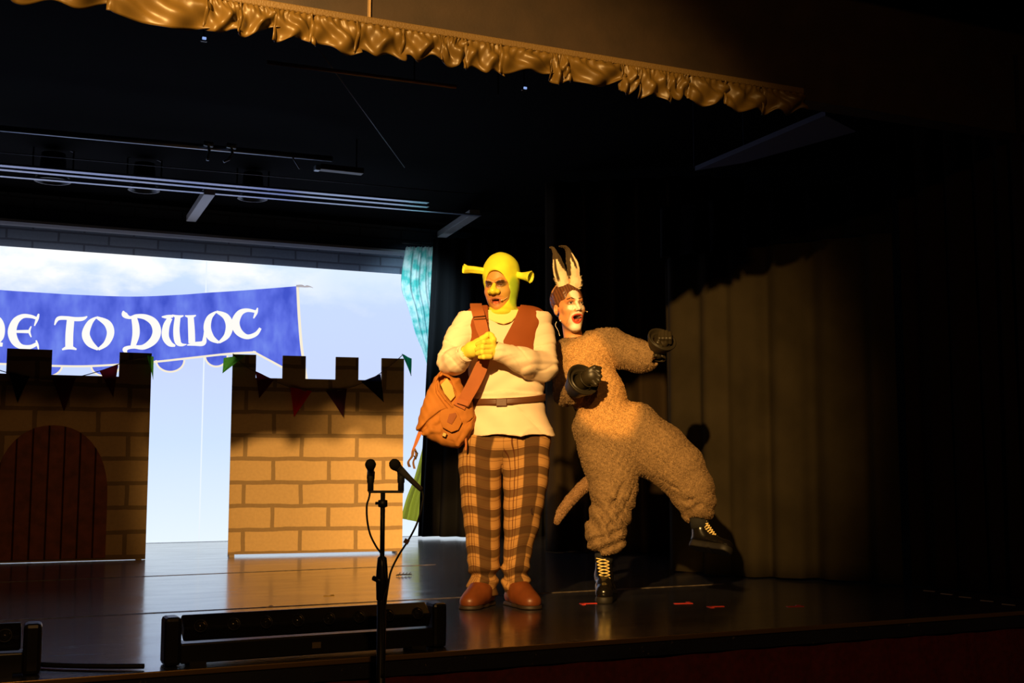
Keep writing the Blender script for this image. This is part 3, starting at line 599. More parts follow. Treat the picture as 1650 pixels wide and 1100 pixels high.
foam = mat('black_foam', (.010, .010, .010), .95, spec=.1, bump=(900, .8, .002))
def mic(name, head, tail, label, cable, rh=.0195, tape=None):
    H = Vector(head); T = Vector(tail); e = empty(name, on_d(617, 792, MD), -YAW); e.location.z = 0; tag(e, label, 'microphone', 'microphones on the T-bar')
    off = Vector((0, 0, -1.0)); H += off; T += off; ax = (T - H).normalized(); Lg = (T - H).length
    MB().lathe([(0, -rh), (rh * .5, -rh * .88), (rh * .86, -rh * .5), (rh, 0), (rh * .92, rh * .45), (rh * .75, rh * .8)], H, ax, 22).build('windscreen', foam, e, True)
    MB().lathe([(rh * .74, rh * .6), (rh * .76, rh * .95), (rh * .68, rh * 1.0), (rh * .66, rh * 1.5), (rh * .5, Lg * .55), (rh * .42, Lg * .95), (rh * .4, Lg), (0, Lg)], H, ax, 18).build('handle', mat('mic_grey_barrel', (.09, .085, .08), .35, .5) if 'mic_grey_barrel' not in bpy.data.materials else bpy.data.materials['mic_grey_barrel'], e, True)
    MB().tube([tuple(Vector(c) + off) for c in cable], .0036, 7, sub=8).build('cable', black_rubber, e, True)
    if tape: MB().box(tuple(Vector(tape) + off), (.009, .003, .008), Matrix.Rotation(.5, 3, 'Y')).build('cable_tag', mat('brown_tape', (.2, .1, .05), .6), e)
mic('microphone', ML(597, 748, -.05), ML(598, 779, .04), 'left microphone on the T-bar, upright with a round black windscreen',
    [ML(598, 779, .035), ML(595, 800, .01), ML(591, 815), ML(592, 840), ML(597, 862), ML(606, 880), ML(616, 896, -.02), ML(621, 925, -.025), ML(624, 945, -.02), ML(618, 965, -.025), ML(616, 1010, -.02), ML(617, 1090, -.022)])
mic('microphone', ML(636, 748, -.02), ML(679, 789, .02), 'right microphone on the T-bar, tilted with its tail pointing down right',
    [ML(679, 789, .02), ML(682, 800, .02), ML(679, 820, .01), ML(671, 845), ML(658, 870), ML(642, 895), ML(630, 920, -.01), ML(625, 945, -.02), ML(621, 975, -.025), ML(618, 1010, -.023), ML(615, 1090, -.023)], .0205, ML(655, 872, -.004))

# ================================================================== SMALL THINGS ON THE FLOOR
red_tape = mat('red_gaffer_tape', (.75, .05, .03), .55); yel_tape = mat('yellow_gaffer_tape', (.75, .45, .05), .55)
def tape(px, py, w_, dirn, m, label, grp):
    p = on_floor(px, py); e = MB().box((0, 0, .0011), (w_ / 2, .011, .0011)).box((dirn * w_ / 2 - dirn * .010, dirn * .025, .0012), (.010, .028, .0010)).build('tape_mark', m)
    e.location = p; e.rotation_euler = (0, 0, -.25); tag(e, label, 'floor tape', grp)
tape(949, 972, .10, -1, red_tape, 'red tape mark left of the laced standing boot', 'red floor marks')
tape(1101, 972, .10, 1, red_tape, 'red tape mark in the middle of the row right of the standing boot', 'red floor marks')
tape(1153, 977, .09, -1, red_tape, 'red tape mark below the raised boot', 'red floor marks')
tape(1281, 977, .09, 1, red_tape, 'red tape mark furthest right on the floor', 'red floor marks')
tape(530, 960, .06, 1, yel_tape, 'small yellow tape mark nearer the castle, left of the stand', 'yellow floor marks')
tape(430, 978, .06, 1, yel_tape, 'small yellow tape mark just behind the long batten', 'yellow floor marks')
dash_m = mat('pale_line_tape', (.3, .25, .2), .6)
for i, (px, py) in enumerate(((1497, 952), (1525, 957), (1555, 962), (1590, 968), (1625, 974))):
    p = on_floor(px, py); o = MB().box((0, 0, .001), (.035, .006, .001), rotz(-1.35)).build('tape_dash', dash_m); o.location = p
    tag(o, 'pale tape dash before the dark right curtain, ' + ['furthest left of the five', 'second from the left', 'middle one of five', 'second from the right', 'furthest right of the five'][i], 'floor tape', 'dashed tape line at far right')
fe = empty('dark_feather', on_floor(650, 928)); tag(fe, 'small dark feathery scrap on the floor right of the microphone stand', 'feather')
mf = MB(); mf.tube([(-.05, 0, .006), (0, .004, .012), (.055, -.003, .008)], .0025, 5, sub=3)
for k in range(26):
    t = k / 25; x = -.05 + .1 * t; s_ = 1 if k % 2 else -1
    mf.add([(x - .004, 0, .008), (x + .004, 0, .008), (x + .018, s_ * .03, .004 + .012 * (k % 3))], [(0, 1, 2)])
mf.build('vane', mat('charcoal_feather', (.02, .018, .018), .8), fe, thick=.001)
#PEOPLE#
# ================================================================== SOFT-BODY SHAPES (blended solids turned into one mesh)
class Field:
    def __init__(s, xs, ys, zs, bg=.2):
        s.x, s.y, s.z = [np.asarray(a, np.float32) for a in (xs, ys, zs)]
        s.D = np.full((len(s.x), len(s.y), len(s.z)), bg, np.float32)
    def win(s, lo, hi):
        sl = []
        for a, l, h in zip((s.x, s.y, s.z), lo, hi):
            i = max(int(np.searchsorted(a, l)) - 1, 0); j = min(int(np.searchsorted(a, h)) + 1, len(a)); sl.append(slice(i, max(j, i + 1)))
        return tuple(sl), s.x[sl[0]][:, None, None], s.y[sl[1]][None, :, None], s.z[sl[2]][None, None, :]
    def op(s, prim, k=.01, how='u'):
        fn, lo, hi = prim; m = .035 + k
        sl, X, Y, Z = s.win([a - m for a in lo], [a + m for a in hi]); d = fn(X, Y, Z).astype(np.float32); A_ = s.D[sl]
        if how == 'u': h = np.maximum(k - np.abs(A_ - d), 0) / k; s.D[sl] = np.minimum(A_, d) - h * h * k * .25
        elif how == 's': h = np.maximum(k - np.abs(A_ + d), 0) / k; s.D[sl] = np.maximum(A_, -d) + h * h * k * .25
        return s
    def u(s, *prims, k=.01):
        for p in prims: s.op(p, k)
        return s
    def cut(s, *prims, k=.004):
        for p in prims: s.op(p, k, 's')
        return s
    def keep(s, fn, k=.004):       # intersect everything with fn<0
        d = fn(s.x[:, None, None], s.y[None, :, None], s.z[None, None, :]); d = np.broadcast_to(d, s.D.shape)
        h = np.maximum(k - np.abs(s.D - d), 0) / k; s.D = (np.maximum(s.D, d) + h * h * k * .25).astype(np.float32); return s
    def wrinkle(s, fn): s.D = (s.D + fn(s.x[:, None, None], s.y[None, :, None], s.z[None, None, :])).astype(np.float32); return s
    def mesh(s):
        D = s.D; S = D < 0; nx, ny, nz = D.shape
        c = np.zeros((nx - 1, ny - 1, nz - 1), np.int8)
        cor = [(i, j, k) for i in (0, 1) for j in (0, 1) for k in (0, 1)]
        for i, j, k in cor: c += S[i:nx - 1 + i, j:ny - 1 + j, k:nz - 1 + k]
        I, J, Kk = np.nonzero((c > 0) & (c < 8)); n = len(I)
        vid = np.full(c.shape, -1, np.int32); vid[I, J, Kk] = np.arange(n)
        P = np.zeros((n, 3)); cnt = np.zeros(n)
        for a in cor:
            for ax in range(3):
                if a[ax]: continue
                b = list(a); b[ax] = 1
                d0 = D[I + a[0], J + a[1], Kk + a[2]]; d1 = D[I + b[0], J + b[1], Kk + b[2]]; m = (d0 < 0) != (d1 < 0)
                t = np.where(m, d0 / np.where(m, d0 - d1, 1), 0); q = np.array(a, float)[None, :] + np.zeros((n, 3)); q[:, ax] += t
                P += q * m[:, None]; cnt += m
        P /= cnt[:, None]; P += np.stack([I, J, Kk], 1)
        V = np.stack([np.interp(P[:, 0], np.arange(nx), s.x), np.interp(P[:, 1], np.arange(ny), s.y), np.interp(P[:, 2], np.arange(nz), s.z)], 1)
        Q = []
        for ax in range(3):
            A0 = [slice(0, None)] * 3; B0 = [slice(0, None)] * 3; A0[ax] = slice(0, -1); B0[ax] = slice(1, None)
            e = S[tuple(A0)] != S[tuple(B0)]; idx = np.array(np.nonzero(e)); o1, o2 = [(1, 2), (2, 0), (0, 1)][ax]
            ok = (idx[o1] > 0) & (idx[o2] > 0) & (idx[o1] < D.shape[o1] - 1) & (idx[o2] < D.shape[o2] - 1); idx = idx[:, ok]
            ins = S[tuple(idx)]
            def g(a, b):
                w_ = idx.copy(); w_[o1] -= a; w_[o2] -= b; return vid[tuple(w_)]
            q = np.stack([g(1, 1), g(0, 1), g(0, 0), g(1, 0)], 1); q[~ins] = q[~ins][:, ::-1]; Q.append(q)
        return V, np.concatenate(Q)
def npmesh(name, V, Q, m, parent, cols=None, extra=None, smooth=True):
    me = bpy.data.meshes.new(name); nv = len(V); nq = len(Q); nt_ = 0 if extra is None else len(extra[1])
    VV = V if extra is None else np.concatenate([V, extra[0]])
    me.vertices.add(len(VV)); me.vertices.foreach_set('co', VV.astype(np.float32).ravel())
    loops = Q.ravel(); ls = np.arange(nq) * 4; lt_ = np.full(nq, 4)
    if nt_: loops = np.concatenate([loops, (extra[1] + nv).ravel()]); ls = np.concatenate([ls, nq * 4 + np.arange(nt_) * 3]); lt_ = np.concatenate([lt_, np.full(nt_, 3)])
    me.loops.add(len(loops)); me.loops.foreach_set('vertex_index', loops.astype(np.int32))
    me.polygons.add(len(ls)); me.polygons.foreach_set('loop_start', ls.astype(np.int32)); me.polygons.foreach_set('loop_total', lt_.astype(np.int32))
    me.update(calc_edges=True); me.validate()
    if cols is not None:
        CC = cols if extra is None else np.concatenate([cols, extra[2]])
        at = me.attributes.new('Col', 'FLOAT_COLOR', 'POINT'); at.data.foreach_set('color', np.concatenate([CC, np.ones((len(CC), 1))], 1).astype(np.float32).ravel())
    return link(name, me, m, parent, smooth)
def rng_(a, b, h): return np.arange(a, b + h, h)
def cap(a, b, r1, r2, sy=1.0):           # tapered limb
    a = np.array(a, float); b = np.array(b, float); ba = b - a; L2 = float(ba @ ba) + 1e-12; R_m = max(r1, r2)
    def f(X, Y, Z):
        px = X - a[0]; py = Y - a[1]; pz = Z - a[2]; h = np.clip((px * ba[0] + py * ba[1] + pz * ba[2]) / L2, 0, 1)
        return np.sqrt((px - h * ba[0]) ** 2 + ((py - h * ba[1]) / sy) ** 2 + (pz - h * ba[2]) ** 2) - (r1 + (r2 - r1) * h)
    return f, np.minimum(a, b) - R_m * max(1, sy), np.maximum(a, b) + R_m * max(1, sy)
def chain(pts, rs, sy=1.0): return [cap(pts[i], pts[i + 1], rs[i], rs[i + 1], sy) for i in range(len(pts) - 1)]
def ell(c, r, ry=0, rx=0, rz=0, R=None):         # ellipsoid, turned by the angles (degrees)
    c = np.array(c, float); r = np.array(r, float); Rm = np.array((Matrix.Rotation(math.radians(rz), 3, 'Z') @ Matrix.Rotation(math.radians(ry), 3, 'Y') @ Matrix.Rotation(math.radians(rx), 3, 'X')).transposed())
    if R is not None: Rm = np.array(R).T
    def f(X, Y, Z):
        x = X - c[0]; y = Y - c[1]; z = Z - c[2]
        q = [(Rm[i, 0] * x + Rm[i, 1] * y + Rm[i, 2] * z) for i in range(3)]
        k0 = np.sqrt(sum((q[i] / r[i]) ** 2 for i in range(3))); k1 = np.sqrt(sum((q[i] / r[i] ** 2) ** 2 for i in range(3))) + 1e-9
        return k0 * (k0 - 1) / k1
    m = r.max(); return f, c - m, c + m
def rbox(c, h, rd=.003, R=None):
    c = np.array(c, float); h = np.array(h, float); Rm = np.eye(3) if R is None else np.array(R.transposed())
    def f(X, Y, Z):
        x = X - c[0]; y = Y - c[1]; z = Z - c[2]; q = [np.abs(Rm[i, 0] * x + Rm[i, 1] * y + Rm[i, 2] * z) - h[i] + rd for i in range(3)]
        return np.sqrt(sum(np.maximum(v, 0) ** 2 for v in q)) + np.minimum(np.maximum(np.maximum(q[0], q[1]), q[2]), 0) - rd
    m = float(np.linalg.norm(h)); return f, c - m, c + m
def loft(rows):                           # rows: (z, cx, cy, a, b) elliptic sections
    R_ = np.array(sorted(rows)); z0, z1 = R_[0, 0], R_[-1, 0]
    def f(X, Y, Z):
        cx, cy, a, b = [np.interp(Z, R_[:, 0], R_[:, i]) for i in (1, 2, 3, 4)]
        rho = np.sqrt(((X - cx) / a) ** 2 + ((Y - cy) / b) ** 2 + 1e-9); d = (rho - 1) * np.minimum(a, b) * (.5 + .5 / np.maximum(rho, .5))
        return np.maximum(d, np.maximum(z0 - Z, Z - z1))
    return f, np.array([(R_[:, 1] - R_[:, 3]).min(), (R_[:, 2] - R_[:, 4]).min(), z0]), np.array([(R_[:, 1] + R_[:, 3]).max(), (R_[:, 2] + R_[:, 4]).max(), z1])
def poly2(P):                             # signed distance to a polygon in the X-Z plane
    P = np.array(P, float)
    def f(X, Z):
        d = np.full(np.broadcast(X, Z).shape, 1e9); ins = np.zeros(d.shape, bool); n = len(P)
        for i in range(n):
            a = P[i]; b = P[(i + 1) % n]; e = b - a; wx = X - a[0]; wz = Z - a[1]; t = np.clip((wx * e[0] + wz * e[1]) / (e @ e + 1e-12), 0, 1)
            d = np.minimum(d, (wx - t * e[0]) ** 2 + (wz - t * e[1]) ** 2)
            c_ = ((a[1] > Z) != (b[1] > Z)) & (X < (b[0] - a[0]) * (Z - a[1]) / (b[1] - a[1] + 1e-12) + a[0]); ins ^= c_
        d = np.sqrt(d); return np.where(ins, -d, d)
    return f
def extr(P, y0, y1, grow=0):
    p2 = poly2(P); A_ = np.array(P)
    def f(X, Y, Z): return np.maximum(p2(X, Z) - grow, np.maximum(y0 - Y, Y - y1))
    return f, np.array([A_[:, 0].min() - grow, y0, A_[:, 1].min() - grow]), np.array([A_[:, 0].max() + grow, y1, A_[:, 1].max() + grow])
def smoothstep(a, b, x): t = np.clip((x - a) / (b - a), 0, 1); return t * t * (3 - 2 * t)
def mixc(c, m, col): m = np.asarray(m)[:, None]; return c * (1 - m) + np.array(col)[None, :] * m
def blob(V, c, r): q = (V - np.array(c)) / np.array(r); return 1 - smoothstep(.75, 1.1, np.sqrt((q ** 2).sum(1)))
def xz(V, c, r, ang=0):                   # soft oval mark seen from the front (X-Z), on the near side only
    x = V[:, 0] - c[0]; z = V[:, 2] - c[2]; ca, sa = math.cos(ang), math.sin(ang)
    q = np.sqrt(((x * ca + z * sa) / r[0]) ** 2 + ((-x * sa + z * ca) / r[1]) ** 2); return (1 - smoothstep(.8, 1.15, q)) * (V[:, 1] < c[1])

class Head:                               # an anatomical head facing -Y in its own frame, eye level at 0, turned and placed
    def __init__(s, C_, yaw, pitch, roll, sc_, fw=.062):
        s.C = np.array(C_, float); s.s = sc_; s.fw = fw
        s.R = np.array(Matrix.Rotation(math.radians(yaw), 3, 'Z') @ Matrix.Rotation(math.radians(roll), 3, 'Y') @ Matrix.Rotation(math.radians(pitch), 3, 'X'))
    def T(s, x, y, z): return s.C + s.R @ (np.array((x, y, z), float) * s.s)
    def inv(s, V): return ((V - s.C) @ s.R) / s.s
    def E(s, c, r): return ell(s.T(*c), np.array(r) * s.s, R=s.R)
    def K(s, a, b, r1, r2): return cap(s.T(*a), s.T(*b), r1 * s.s, r2 * s.s)
    def CH(s, pts, rs): return chain([s.T(*p) for p in pts], [r * s.s for r in rs])
    def cyl(s, cx, cz, rx, rz, y1, y0=-.3):
        def f(X, Y, Z):
            v = [(X - s.C[0]) / s.s, (Y - s.C[1]) / s.s, (Z - s.C[2]) / s.s]; R = s.R
            x, y, z = [R[0, i] * v[0] + R[1, i] * v[1] + R[2, i] * v[2] for i in range(3)]
            rho = np.sqrt(((x - cx) / rx) ** 2 + ((z - cz) / rz) ** 2); return np.maximum((rho - 1) * min(rx, rz), np.maximum(y - y1, y0 - y)) * s.s
        return f, s.C - .35, s.C + .35
    def front(s, x, z):
        y = 0
        for c, r in (((0, .02, .035), (.074, .094, .085)), ((0, -.022, -.03), (s.fw, .070, .085))):
            q = 1 - ((x - c[0]) / r[0]) ** 2 - ((z - c[2]) / r[2]) ** 2
            if q > 0: y = min(y, c[1] - r[1] * math.sqrt(q))
        return y
    def build(s, B, mz=-.070, mr=(.020, .013), heavy=0, nose=1.0, jd=0.0):
        E, K, CH = s.E, s.K, s.CH
        B.u(E((0, .02, .035), (.074, .094, .085)), E((0, -.022, -.03), (s.fw, .070, .085)), k=.03)
        B.u(K((-.050, .0, -.065), (-.016, -.052 + jd * .3, -.103 - jd), .017, .014), K((.050, .0, -.065), (.016, -.052 + jd * .3, -.103 - jd), .017, .014), E((0, -.026 + jd * .2, -.055 - jd * .6), (s.fw * .84, .058, .062 + jd * .3)), E((0, -.062 + jd * .3, -.104 - jd), (.020, .018, .014)), E((-.041, -.050, -.030), (.020, .020, .018)), E((.041, -.050, -.030), (.020, .020, .018)), k=.02)
        hb = .004 + .003 * heavy
        B.u(*CH([(-.048, -.060, .018), (-.030, -.082, .021), (-.010, -.088, .015)], [hb, hb + .002, hb]), *CH([(.048, -.060, .018), (.030, -.082, .021), (.010, -.088, .015)], [hb, hb + .002, hb]), k=.012)
        for m in (-1, 1):
            B.cut(E((m * .031, -.094, .0), (.017, .015, .0105)), k=.008)
            B.u(E((m * .031, -.0685, .0), (.0135, .0135, .0125)), k=.0015)
            B.u(*CH([(m * .017, -.080, .002), (m * .025, -.0835, .0075), (m * .034, -.0825, .0075), (m * .046, -.070, .001)], [.0022, .0030, .0030, .0020]), k=.003)
            B.u(*CH([(m * .018, -.080, -.003), (m * .031, -.0815, -.0080), (m * .045, -.070, -.002)], [.0016, .0022, .0016]), k=.003)
        B.u(*CH([(0, -.082, .010), (0, -.094, -.016), (0, -.104, -.034)], [.007, .0085, .0100 * nose]), E((-.0115, -.092, -.039), (.0080, .010, .0075)), E((.0115, -.092, -.039), (.0080, .010, .0075)), k=.007)
        rx, rz = mr; pts = []
        for a in np.linspace(0, 2 * math.pi, 15):
            x = rx * math.cos(a) * (1 + .12 * math.sin(a)); z = mz + rz * math.sin(a) * (.62 if math.sin(a) > 0 else 1.18) + .25 * rz * (math.cos(a) ** 4); pts.append((x, s.front(x, z) - .001, z))
        B.cut(E((0, s.front(0, mz) - .012, mz + .10 * rz), (rx * .98, .034, rz * .60)), E((0, s.front(0, mz) - .012, mz - rz * .22), (rx * .80, .034, rz * .92)), k=.004)
        B.u(*CH(pts, [.0026 if 0 < i < 7 else .0036 for i in range(15)]), k=.005)
        B.u(*CH([(-rx * .7, s.front(0, mz) + .010, mz + rz * .50), (0, s.front(0, mz) + .004, mz + rz * .45), (rx * .7, s.front(0, mz) + .010, mz + rz * .50)], [.0036] * 3), E((0, s.front(0, mz) + .018, mz - rz * .62), (rx * .60, .014, rz * .36)), k=.001)
    def paint(s, V, cl, mz, mr, brow, lip, browz=.020, slant=.0, eyeopen=.0042):
        P = s.inv(V); x, y, z = P.T; fr = (y < -.02)
        def el(cx, cz, rx, rz, soft=.2):
            q = np.sqrt(((x - cx) / rx) ** 2 + ((z - cz) / rz) ** 2); return (1 - smoothstep(1 - soft, 1 + soft, q)) * fr
        s.el = el; s.P = P
        for m in (-1, 1):
            t = np.abs(x * m - .030) / .0185; zc = browz + .004 * (1 - t ** 2) - slant * (1 - x * m / .03)
            cl = mixc(cl, (1 - smoothstep(.8, 1.1, t)) * (1 - smoothstep(.7, 1.2, np.abs(z - zc) / (.0030 + .0012 * (x * m < .03)))) * fr, brow)
            cl = mixc(cl, .65 * el(m * .031, .0015, .0190, .0115, .35), (.15, .06, .025)); cl = mixc(cl, el(m * .031, -.0005, .0125, eyeopen), (.50, .42, .33))  # shade of the eye sockets painted into the colour, then the eye whites
            cl = mixc(cl, el(m * .0315, -.0003, .0052, eyeopen * 1.1), (.012, .007, .004)); cl = mixc(cl, el(m * .031, eyeopen + .0008, .0145, .0016), (.03, .014, .008))
        for m in (-1, 1): cl = mixc(cl, .9 * el(m * .0085, -.0450, .0036, .0020), (.08, .03, .015))
        rx, rz = mr; dz = z - mz - .1 * rz * (x / rx) ** 2; q = np.sqrt((x / (rx + .0045)) ** 2 + (dz / np.where(dz > 0, rz * .62 + .0045, rz * 1.18 + .006)) ** 2)
        cl = mixc(cl, (1 - smoothstep(.95, 1.1, q)) * (y < -.06), lip)
        fz = s.front(0, mz); inn = np.sqrt((x / (rx * .92)) ** 2 + (dz / np.where(dz > 0, rz * .55, rz * 1.05)) ** 2)
        cl = mixc(cl, (inn < 1) * (y > fz + .0005) * (y < -.01), (.045, .008, .005))
        cl = mixc(cl, (inn < 1) * (z > mz + rz * .16) * (y > fz + .001) * (y < fz + .016), (.80, .72, .58))
        cl = mixc(cl, (inn < 1) * (z < mz - rz * .28) * (y > fz + .003) * (y < fz + .024), (.50, .09, .045))
        return cl
# ================================================================== PERSON IN THE GREEN HOOD
D1 = 6.2; S1 = D1 / FPX; R01 = loc_d(805, 975, D1)[0]
def M(px, py, dd=0.0): r, D, z = loc_d(px, py, D1 + dd); return np.array((r - R01 * 1.0, dd, z))
p1 = on_d(805, 975, D1); man = empty('person', (p1[0], p1[1], 0), -YAW)
tag(man, 'person in yellow-green eared hood, brown vest and plaid trousers clasping gloved hands', 'person')
def px1(v): return v * S1
q = px1
# --- body: one surface, head with face, trunk, arms, legs
hx = np.unique(np.concatenate([rng_(-.34, -.10, .012), rng_(-.10, .08, .0022), rng_(.08, .36, .012)]))
hy = np.unique(np.concatenate([rng_(-.34, -.15, .012), rng_(-.15, .02, .0022), rng_(.02, .2, .010)]))
hz = np.unique(np.concatenate([rng_(.0, 1.49, .014), rng_(1.49, 1.79, .0022)]))
B = Field(hx, hy, hz)
HM = Head(M(806.5, 459, .0), -19, 9, 0, 1.10, .067)
HM.build(B, -.072, (.0230, .0165), heavy=1.3)
B.u(cap(M(810, 490, .02), M(812, 525, .03), q(16), q(18)), cap(M(770, 520, .02), M(856, 522, .02), q(14), q(14)), ell(M(813, 560, .01), (q(46), q(32), q(52))), ell(M(815, 630, .0), (q(46), q(33), q(60))), ell(M(813, 690, .0), (q(48), q(34), q(34))), k=.04)
for P_, R_2 in (([M(768, 522, .02), M(724, 583, -.02), M(756, 566, -.20)], [q(13), q(11), q(8)]), ([M(858, 522, .02), M(879, 590, -.05), M(801, 566, -.24)], [q(13), q(11), q(8)]),
               ([M(785, 700, .01), M(780, 830, -.01), M(779, 950, .03)], [q(22), q(15), q(9)]), ([M(840, 700, .01), M(838, 830, -.01), M(831, 952, .03)], [q(22), q(15), q(9)])): B.u(*chain(P_, R_2), k=.03)
B.u(cap(M(779, 958, .04), M(770, 970, -.06), q(8), q(7)), cap(M(831, 960, .04), M(842, 970, -.06), q(8), q(7)), k=.02)
B.u(cap(M(757, 565, -.2), M(770, 558, -.23), q(6), q(7)), cap(M(800, 566, -.24), M(790, 562, -.25), q(6), q(7)), k=.01)
V, Q = B.mesh()
skin = np.array((.60, .27, .075)); cl = np.repeat(skin[None], len(V), 0)
cl = HM.paint(V, cl, -.072, (.0230, .0165), (.03, .015, .007), (.40, .13, .07), .016, .005, .0026)
cl = mixc(cl, .55 * HM.el(0, -.054, .034, .009, .35), (.24, .10, .035)); cl = mixc(cl, .45 * HM.el(0, -.100, .030, .018, .4), (.36, .19, .06)); cl = mixc(cl, .4 * HM.el(.050, -.03, .022, .04, .4), (.40, .34, .05))
for m_ in (-1, 1): cl = mixc(cl, .7 * HM.el(m_ * .028, .004, .024, .012, .4), (.09, .04, .016)); cl = mixc(cl, .85 * HM.el(m_ * .029, .0135, .023, .0052, .35), (.025, .012, .006))  # dark shading painted round the eyes, then heavier brow strokes
skin_m = mat('painted_skin', rough=.5, attr=True, bump=(180, .15, .001))
npmesh('body', V, Q, skin_m, man, cl)
# --- rubbery green nose
tip = HM.T(0, -.11, -.03)
F_ = Field(rng_(tip[0] - .07, tip[0] + .07, .002), rng_(tip[1] - .06, tip[1] + .06, .002), rng_(tip[2] - .05, tip[2] + .06, .002))
F_.u(HM.E((0, -.110, -.026), (.0185, .022, .0175)), HM.E((-.0175, -.100, -.030), (.0145, .017, .0125)), HM.E((.0175, -.100, -.030), (.0145, .017, .0125)), HM.K((0, -.088, .006), (0, -.104, -.014), .008, .014), k=.008)
F_.cut(HM.E((-.013, -.112, -.0425), (.006, .007, .005)), HM.E((.013, -.112, -.0425), (.006, .007, .005)))
lime = mat('lime_face_rubber', (.74, .66, .05), .42, bump=(90, .15, .001)); V, Q = F_.mesh(); npmesh('false_nose', V, Q, lime, man)
# --- hood
H_ = Field(rng_(-.16, .15, .0033), rng_(-.17, .17, .0036), rng_(1.42, 1.86, .0033))
H_.u(HM.E((0, .022, .045), (.089, .110, .109)), HM.E((.004, .004, -.030), (.079, .086, .098)), k=.03)
H_.u(HM.E((0, .025, .073), (.078, .098, .080)), k=.02)
H_.u(cap(M(811, 494, .0), M(815, 520, .02), q(21), q(23)), cap(M(792, 506, .0), M(836, 506, .0), q(8), q(7)), ell(M(808, 503, -.030), (q(21), q(20), q(10))), k=.02)
H_.cut(HM.cyl(.0, -.022, .059, .093, -.035), k=.010)
H_.u(*chain([M(789, 512, -.055), M(802, 518, -.082), M(818, 515, -.078), M(832, 508, -.035)], [q(1.8)] * 4), k=.012)
H_.wrinkle(lambda X, Y, Z: .0012 * np.sin(70 * X + 45 * Z + 3 * np.sin(30 * Z)) * np.sin(38 * Z + 20 * X))
V, Q = H_.mesh(); cl = np.repeat(np.array([[.66, .72, .03]]), len(V), 0)
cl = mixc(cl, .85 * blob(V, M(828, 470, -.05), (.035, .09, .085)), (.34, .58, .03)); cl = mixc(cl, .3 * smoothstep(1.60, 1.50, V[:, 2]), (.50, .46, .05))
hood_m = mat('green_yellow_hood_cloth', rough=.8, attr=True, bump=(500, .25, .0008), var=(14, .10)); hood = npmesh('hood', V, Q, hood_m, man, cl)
# trumpet ears
def ear(a, b, r0, r1, name='horn_ear', op=(0, 0, 0)):
    a = Vector(a); b = Vector(b); ax = (b - a).normalized(); Lg = (b - a).length
    prof = [(r0, 0), (r0 * .95, Lg * .3), (r0 * 1.08, Lg * .6), (r1 * .82, Lg * .85), (r1, Lg), (r1 * .97, Lg + .003), (r1 * .86, Lg), (r1 * .6, Lg * .8), (r0 * .5, Lg * .62), (0, Lg * .6)]
    mb = MB().lathe(prof, a, ax, 26)
    V_ = []
    for v in mb.v:
        v = Vector(v); t = max(0, (v - a).dot(ax) / Lg - .55); V_.append(tuple(v + Vector(op) * t + Vector((0, 0, .003 * math.sin(v.x * 400 + v.z * 300)))))
    mb.v = V_; return mb.build(name, hood_ear, hood, True)
hood_ear = mat('ear_felt', (.70, .72, .04), .75, bump=(400, .2, .001), var=(30, .1))
ear(M(783, 437, -.02), M(748, 432.5, -.05), q(5.2), q(7.8), op=(-.004, -.04, -.012))
ear(M(831, 442, -.02), M(853, 446, -.065), q(5.4), q(9.6), op=(.012, -.02, -.006))
# --- shirt
cream_m = mat('cream_tunic_cotton', (.78, .62, .46), .85, spec=.2, bump=(420, .25, .0008), var=(5, .06))
T_ = Field(rng_(-.36, .34, .0050), rng_(-.36, .20, .0052), rng_(.80, 1.53, .0050))
torso = [ell(M(812, 566, .015), (q(60), q(41), q(70))), ell(M(816, 622, .0), (q(61), q(43), q(62))), cap(M(772, 520, .015), M(857, 520, .015), q(24), q(24)), cap(M(795, 512, .01), M(832, 511, .01), q(21), q(21))]
T_.u(*torso, k=.05)
zb = M(800, 640)[2]
T_.keep(lambda X, Y, Z: zb - .005 - Z, .01)
T_.u(loft([(M(0, 640)[2], M(817, 0)[0], -.005, q(59), q(43)), (M(0, 634)[2], M(817, 0)[0], -.005, q(60), q(44)), (M(0, 650)[2], M(817, 0)[0], -.005, q(60.5), q(44)), (M(0, 670)[2], M(818, 0)[0], -.003, q(64), q(46)), (M(0, 690)[2], M(820, 0)[0], .0, q(68), q(48)), (M(0, 702)[2], M(822, 0)[0], .0, q(71), q(50))]), k=.012)
crz = lambda a: (1 - np.abs(np.sin(a))) ** 4
T_.wrinkle(lambda X, Y, Z: .0075 * crz(9 * X + 13 * Z + 1.4 * np.sin(9 * X + 4 * Z)) * smoothstep(1.20, .95, Z) - .006 * crz(15 * np.abs(X - .04) - 11 * Z + 1.2 * np.sin(14 * X) + 1) * smoothstep(1.02, .85, Z) + .0045 * np.sin(34 * X + 26 * Z + 2.2 * np.sin(9 * Z + 3)) * smoothstep(1.15, .85, Z) + .0035 * np.sin(14 * X - 60 * Z + 2 * np.sin(12 * X)) * smoothstep(.95, 1.05, Z) * smoothstep(1.4, 1.2, Z))
T_.cut(loft([(M(0, 706)[2], M(822, 0)[0], .0, q(66), q(46)), (M(0, 694)[2], M(820, 0)[0], .0, q(62), q(43))]), k=.006)
SL = Field(T_.x, T_.y, T_.z)
SL.u(*chain([M(759, 516, .015), M(740, 545, .0), M(727, 580, -.03)], [q(24), q(21.5), q(21)]), *chain([M(727, 583, -.05), M(736, 580, -.13), M(747, 571, -.195)], [q(21), q(19), q(14.5)]), ell(M(731, 590, -.07), (q(18), q(20), q(11))), k=.03)
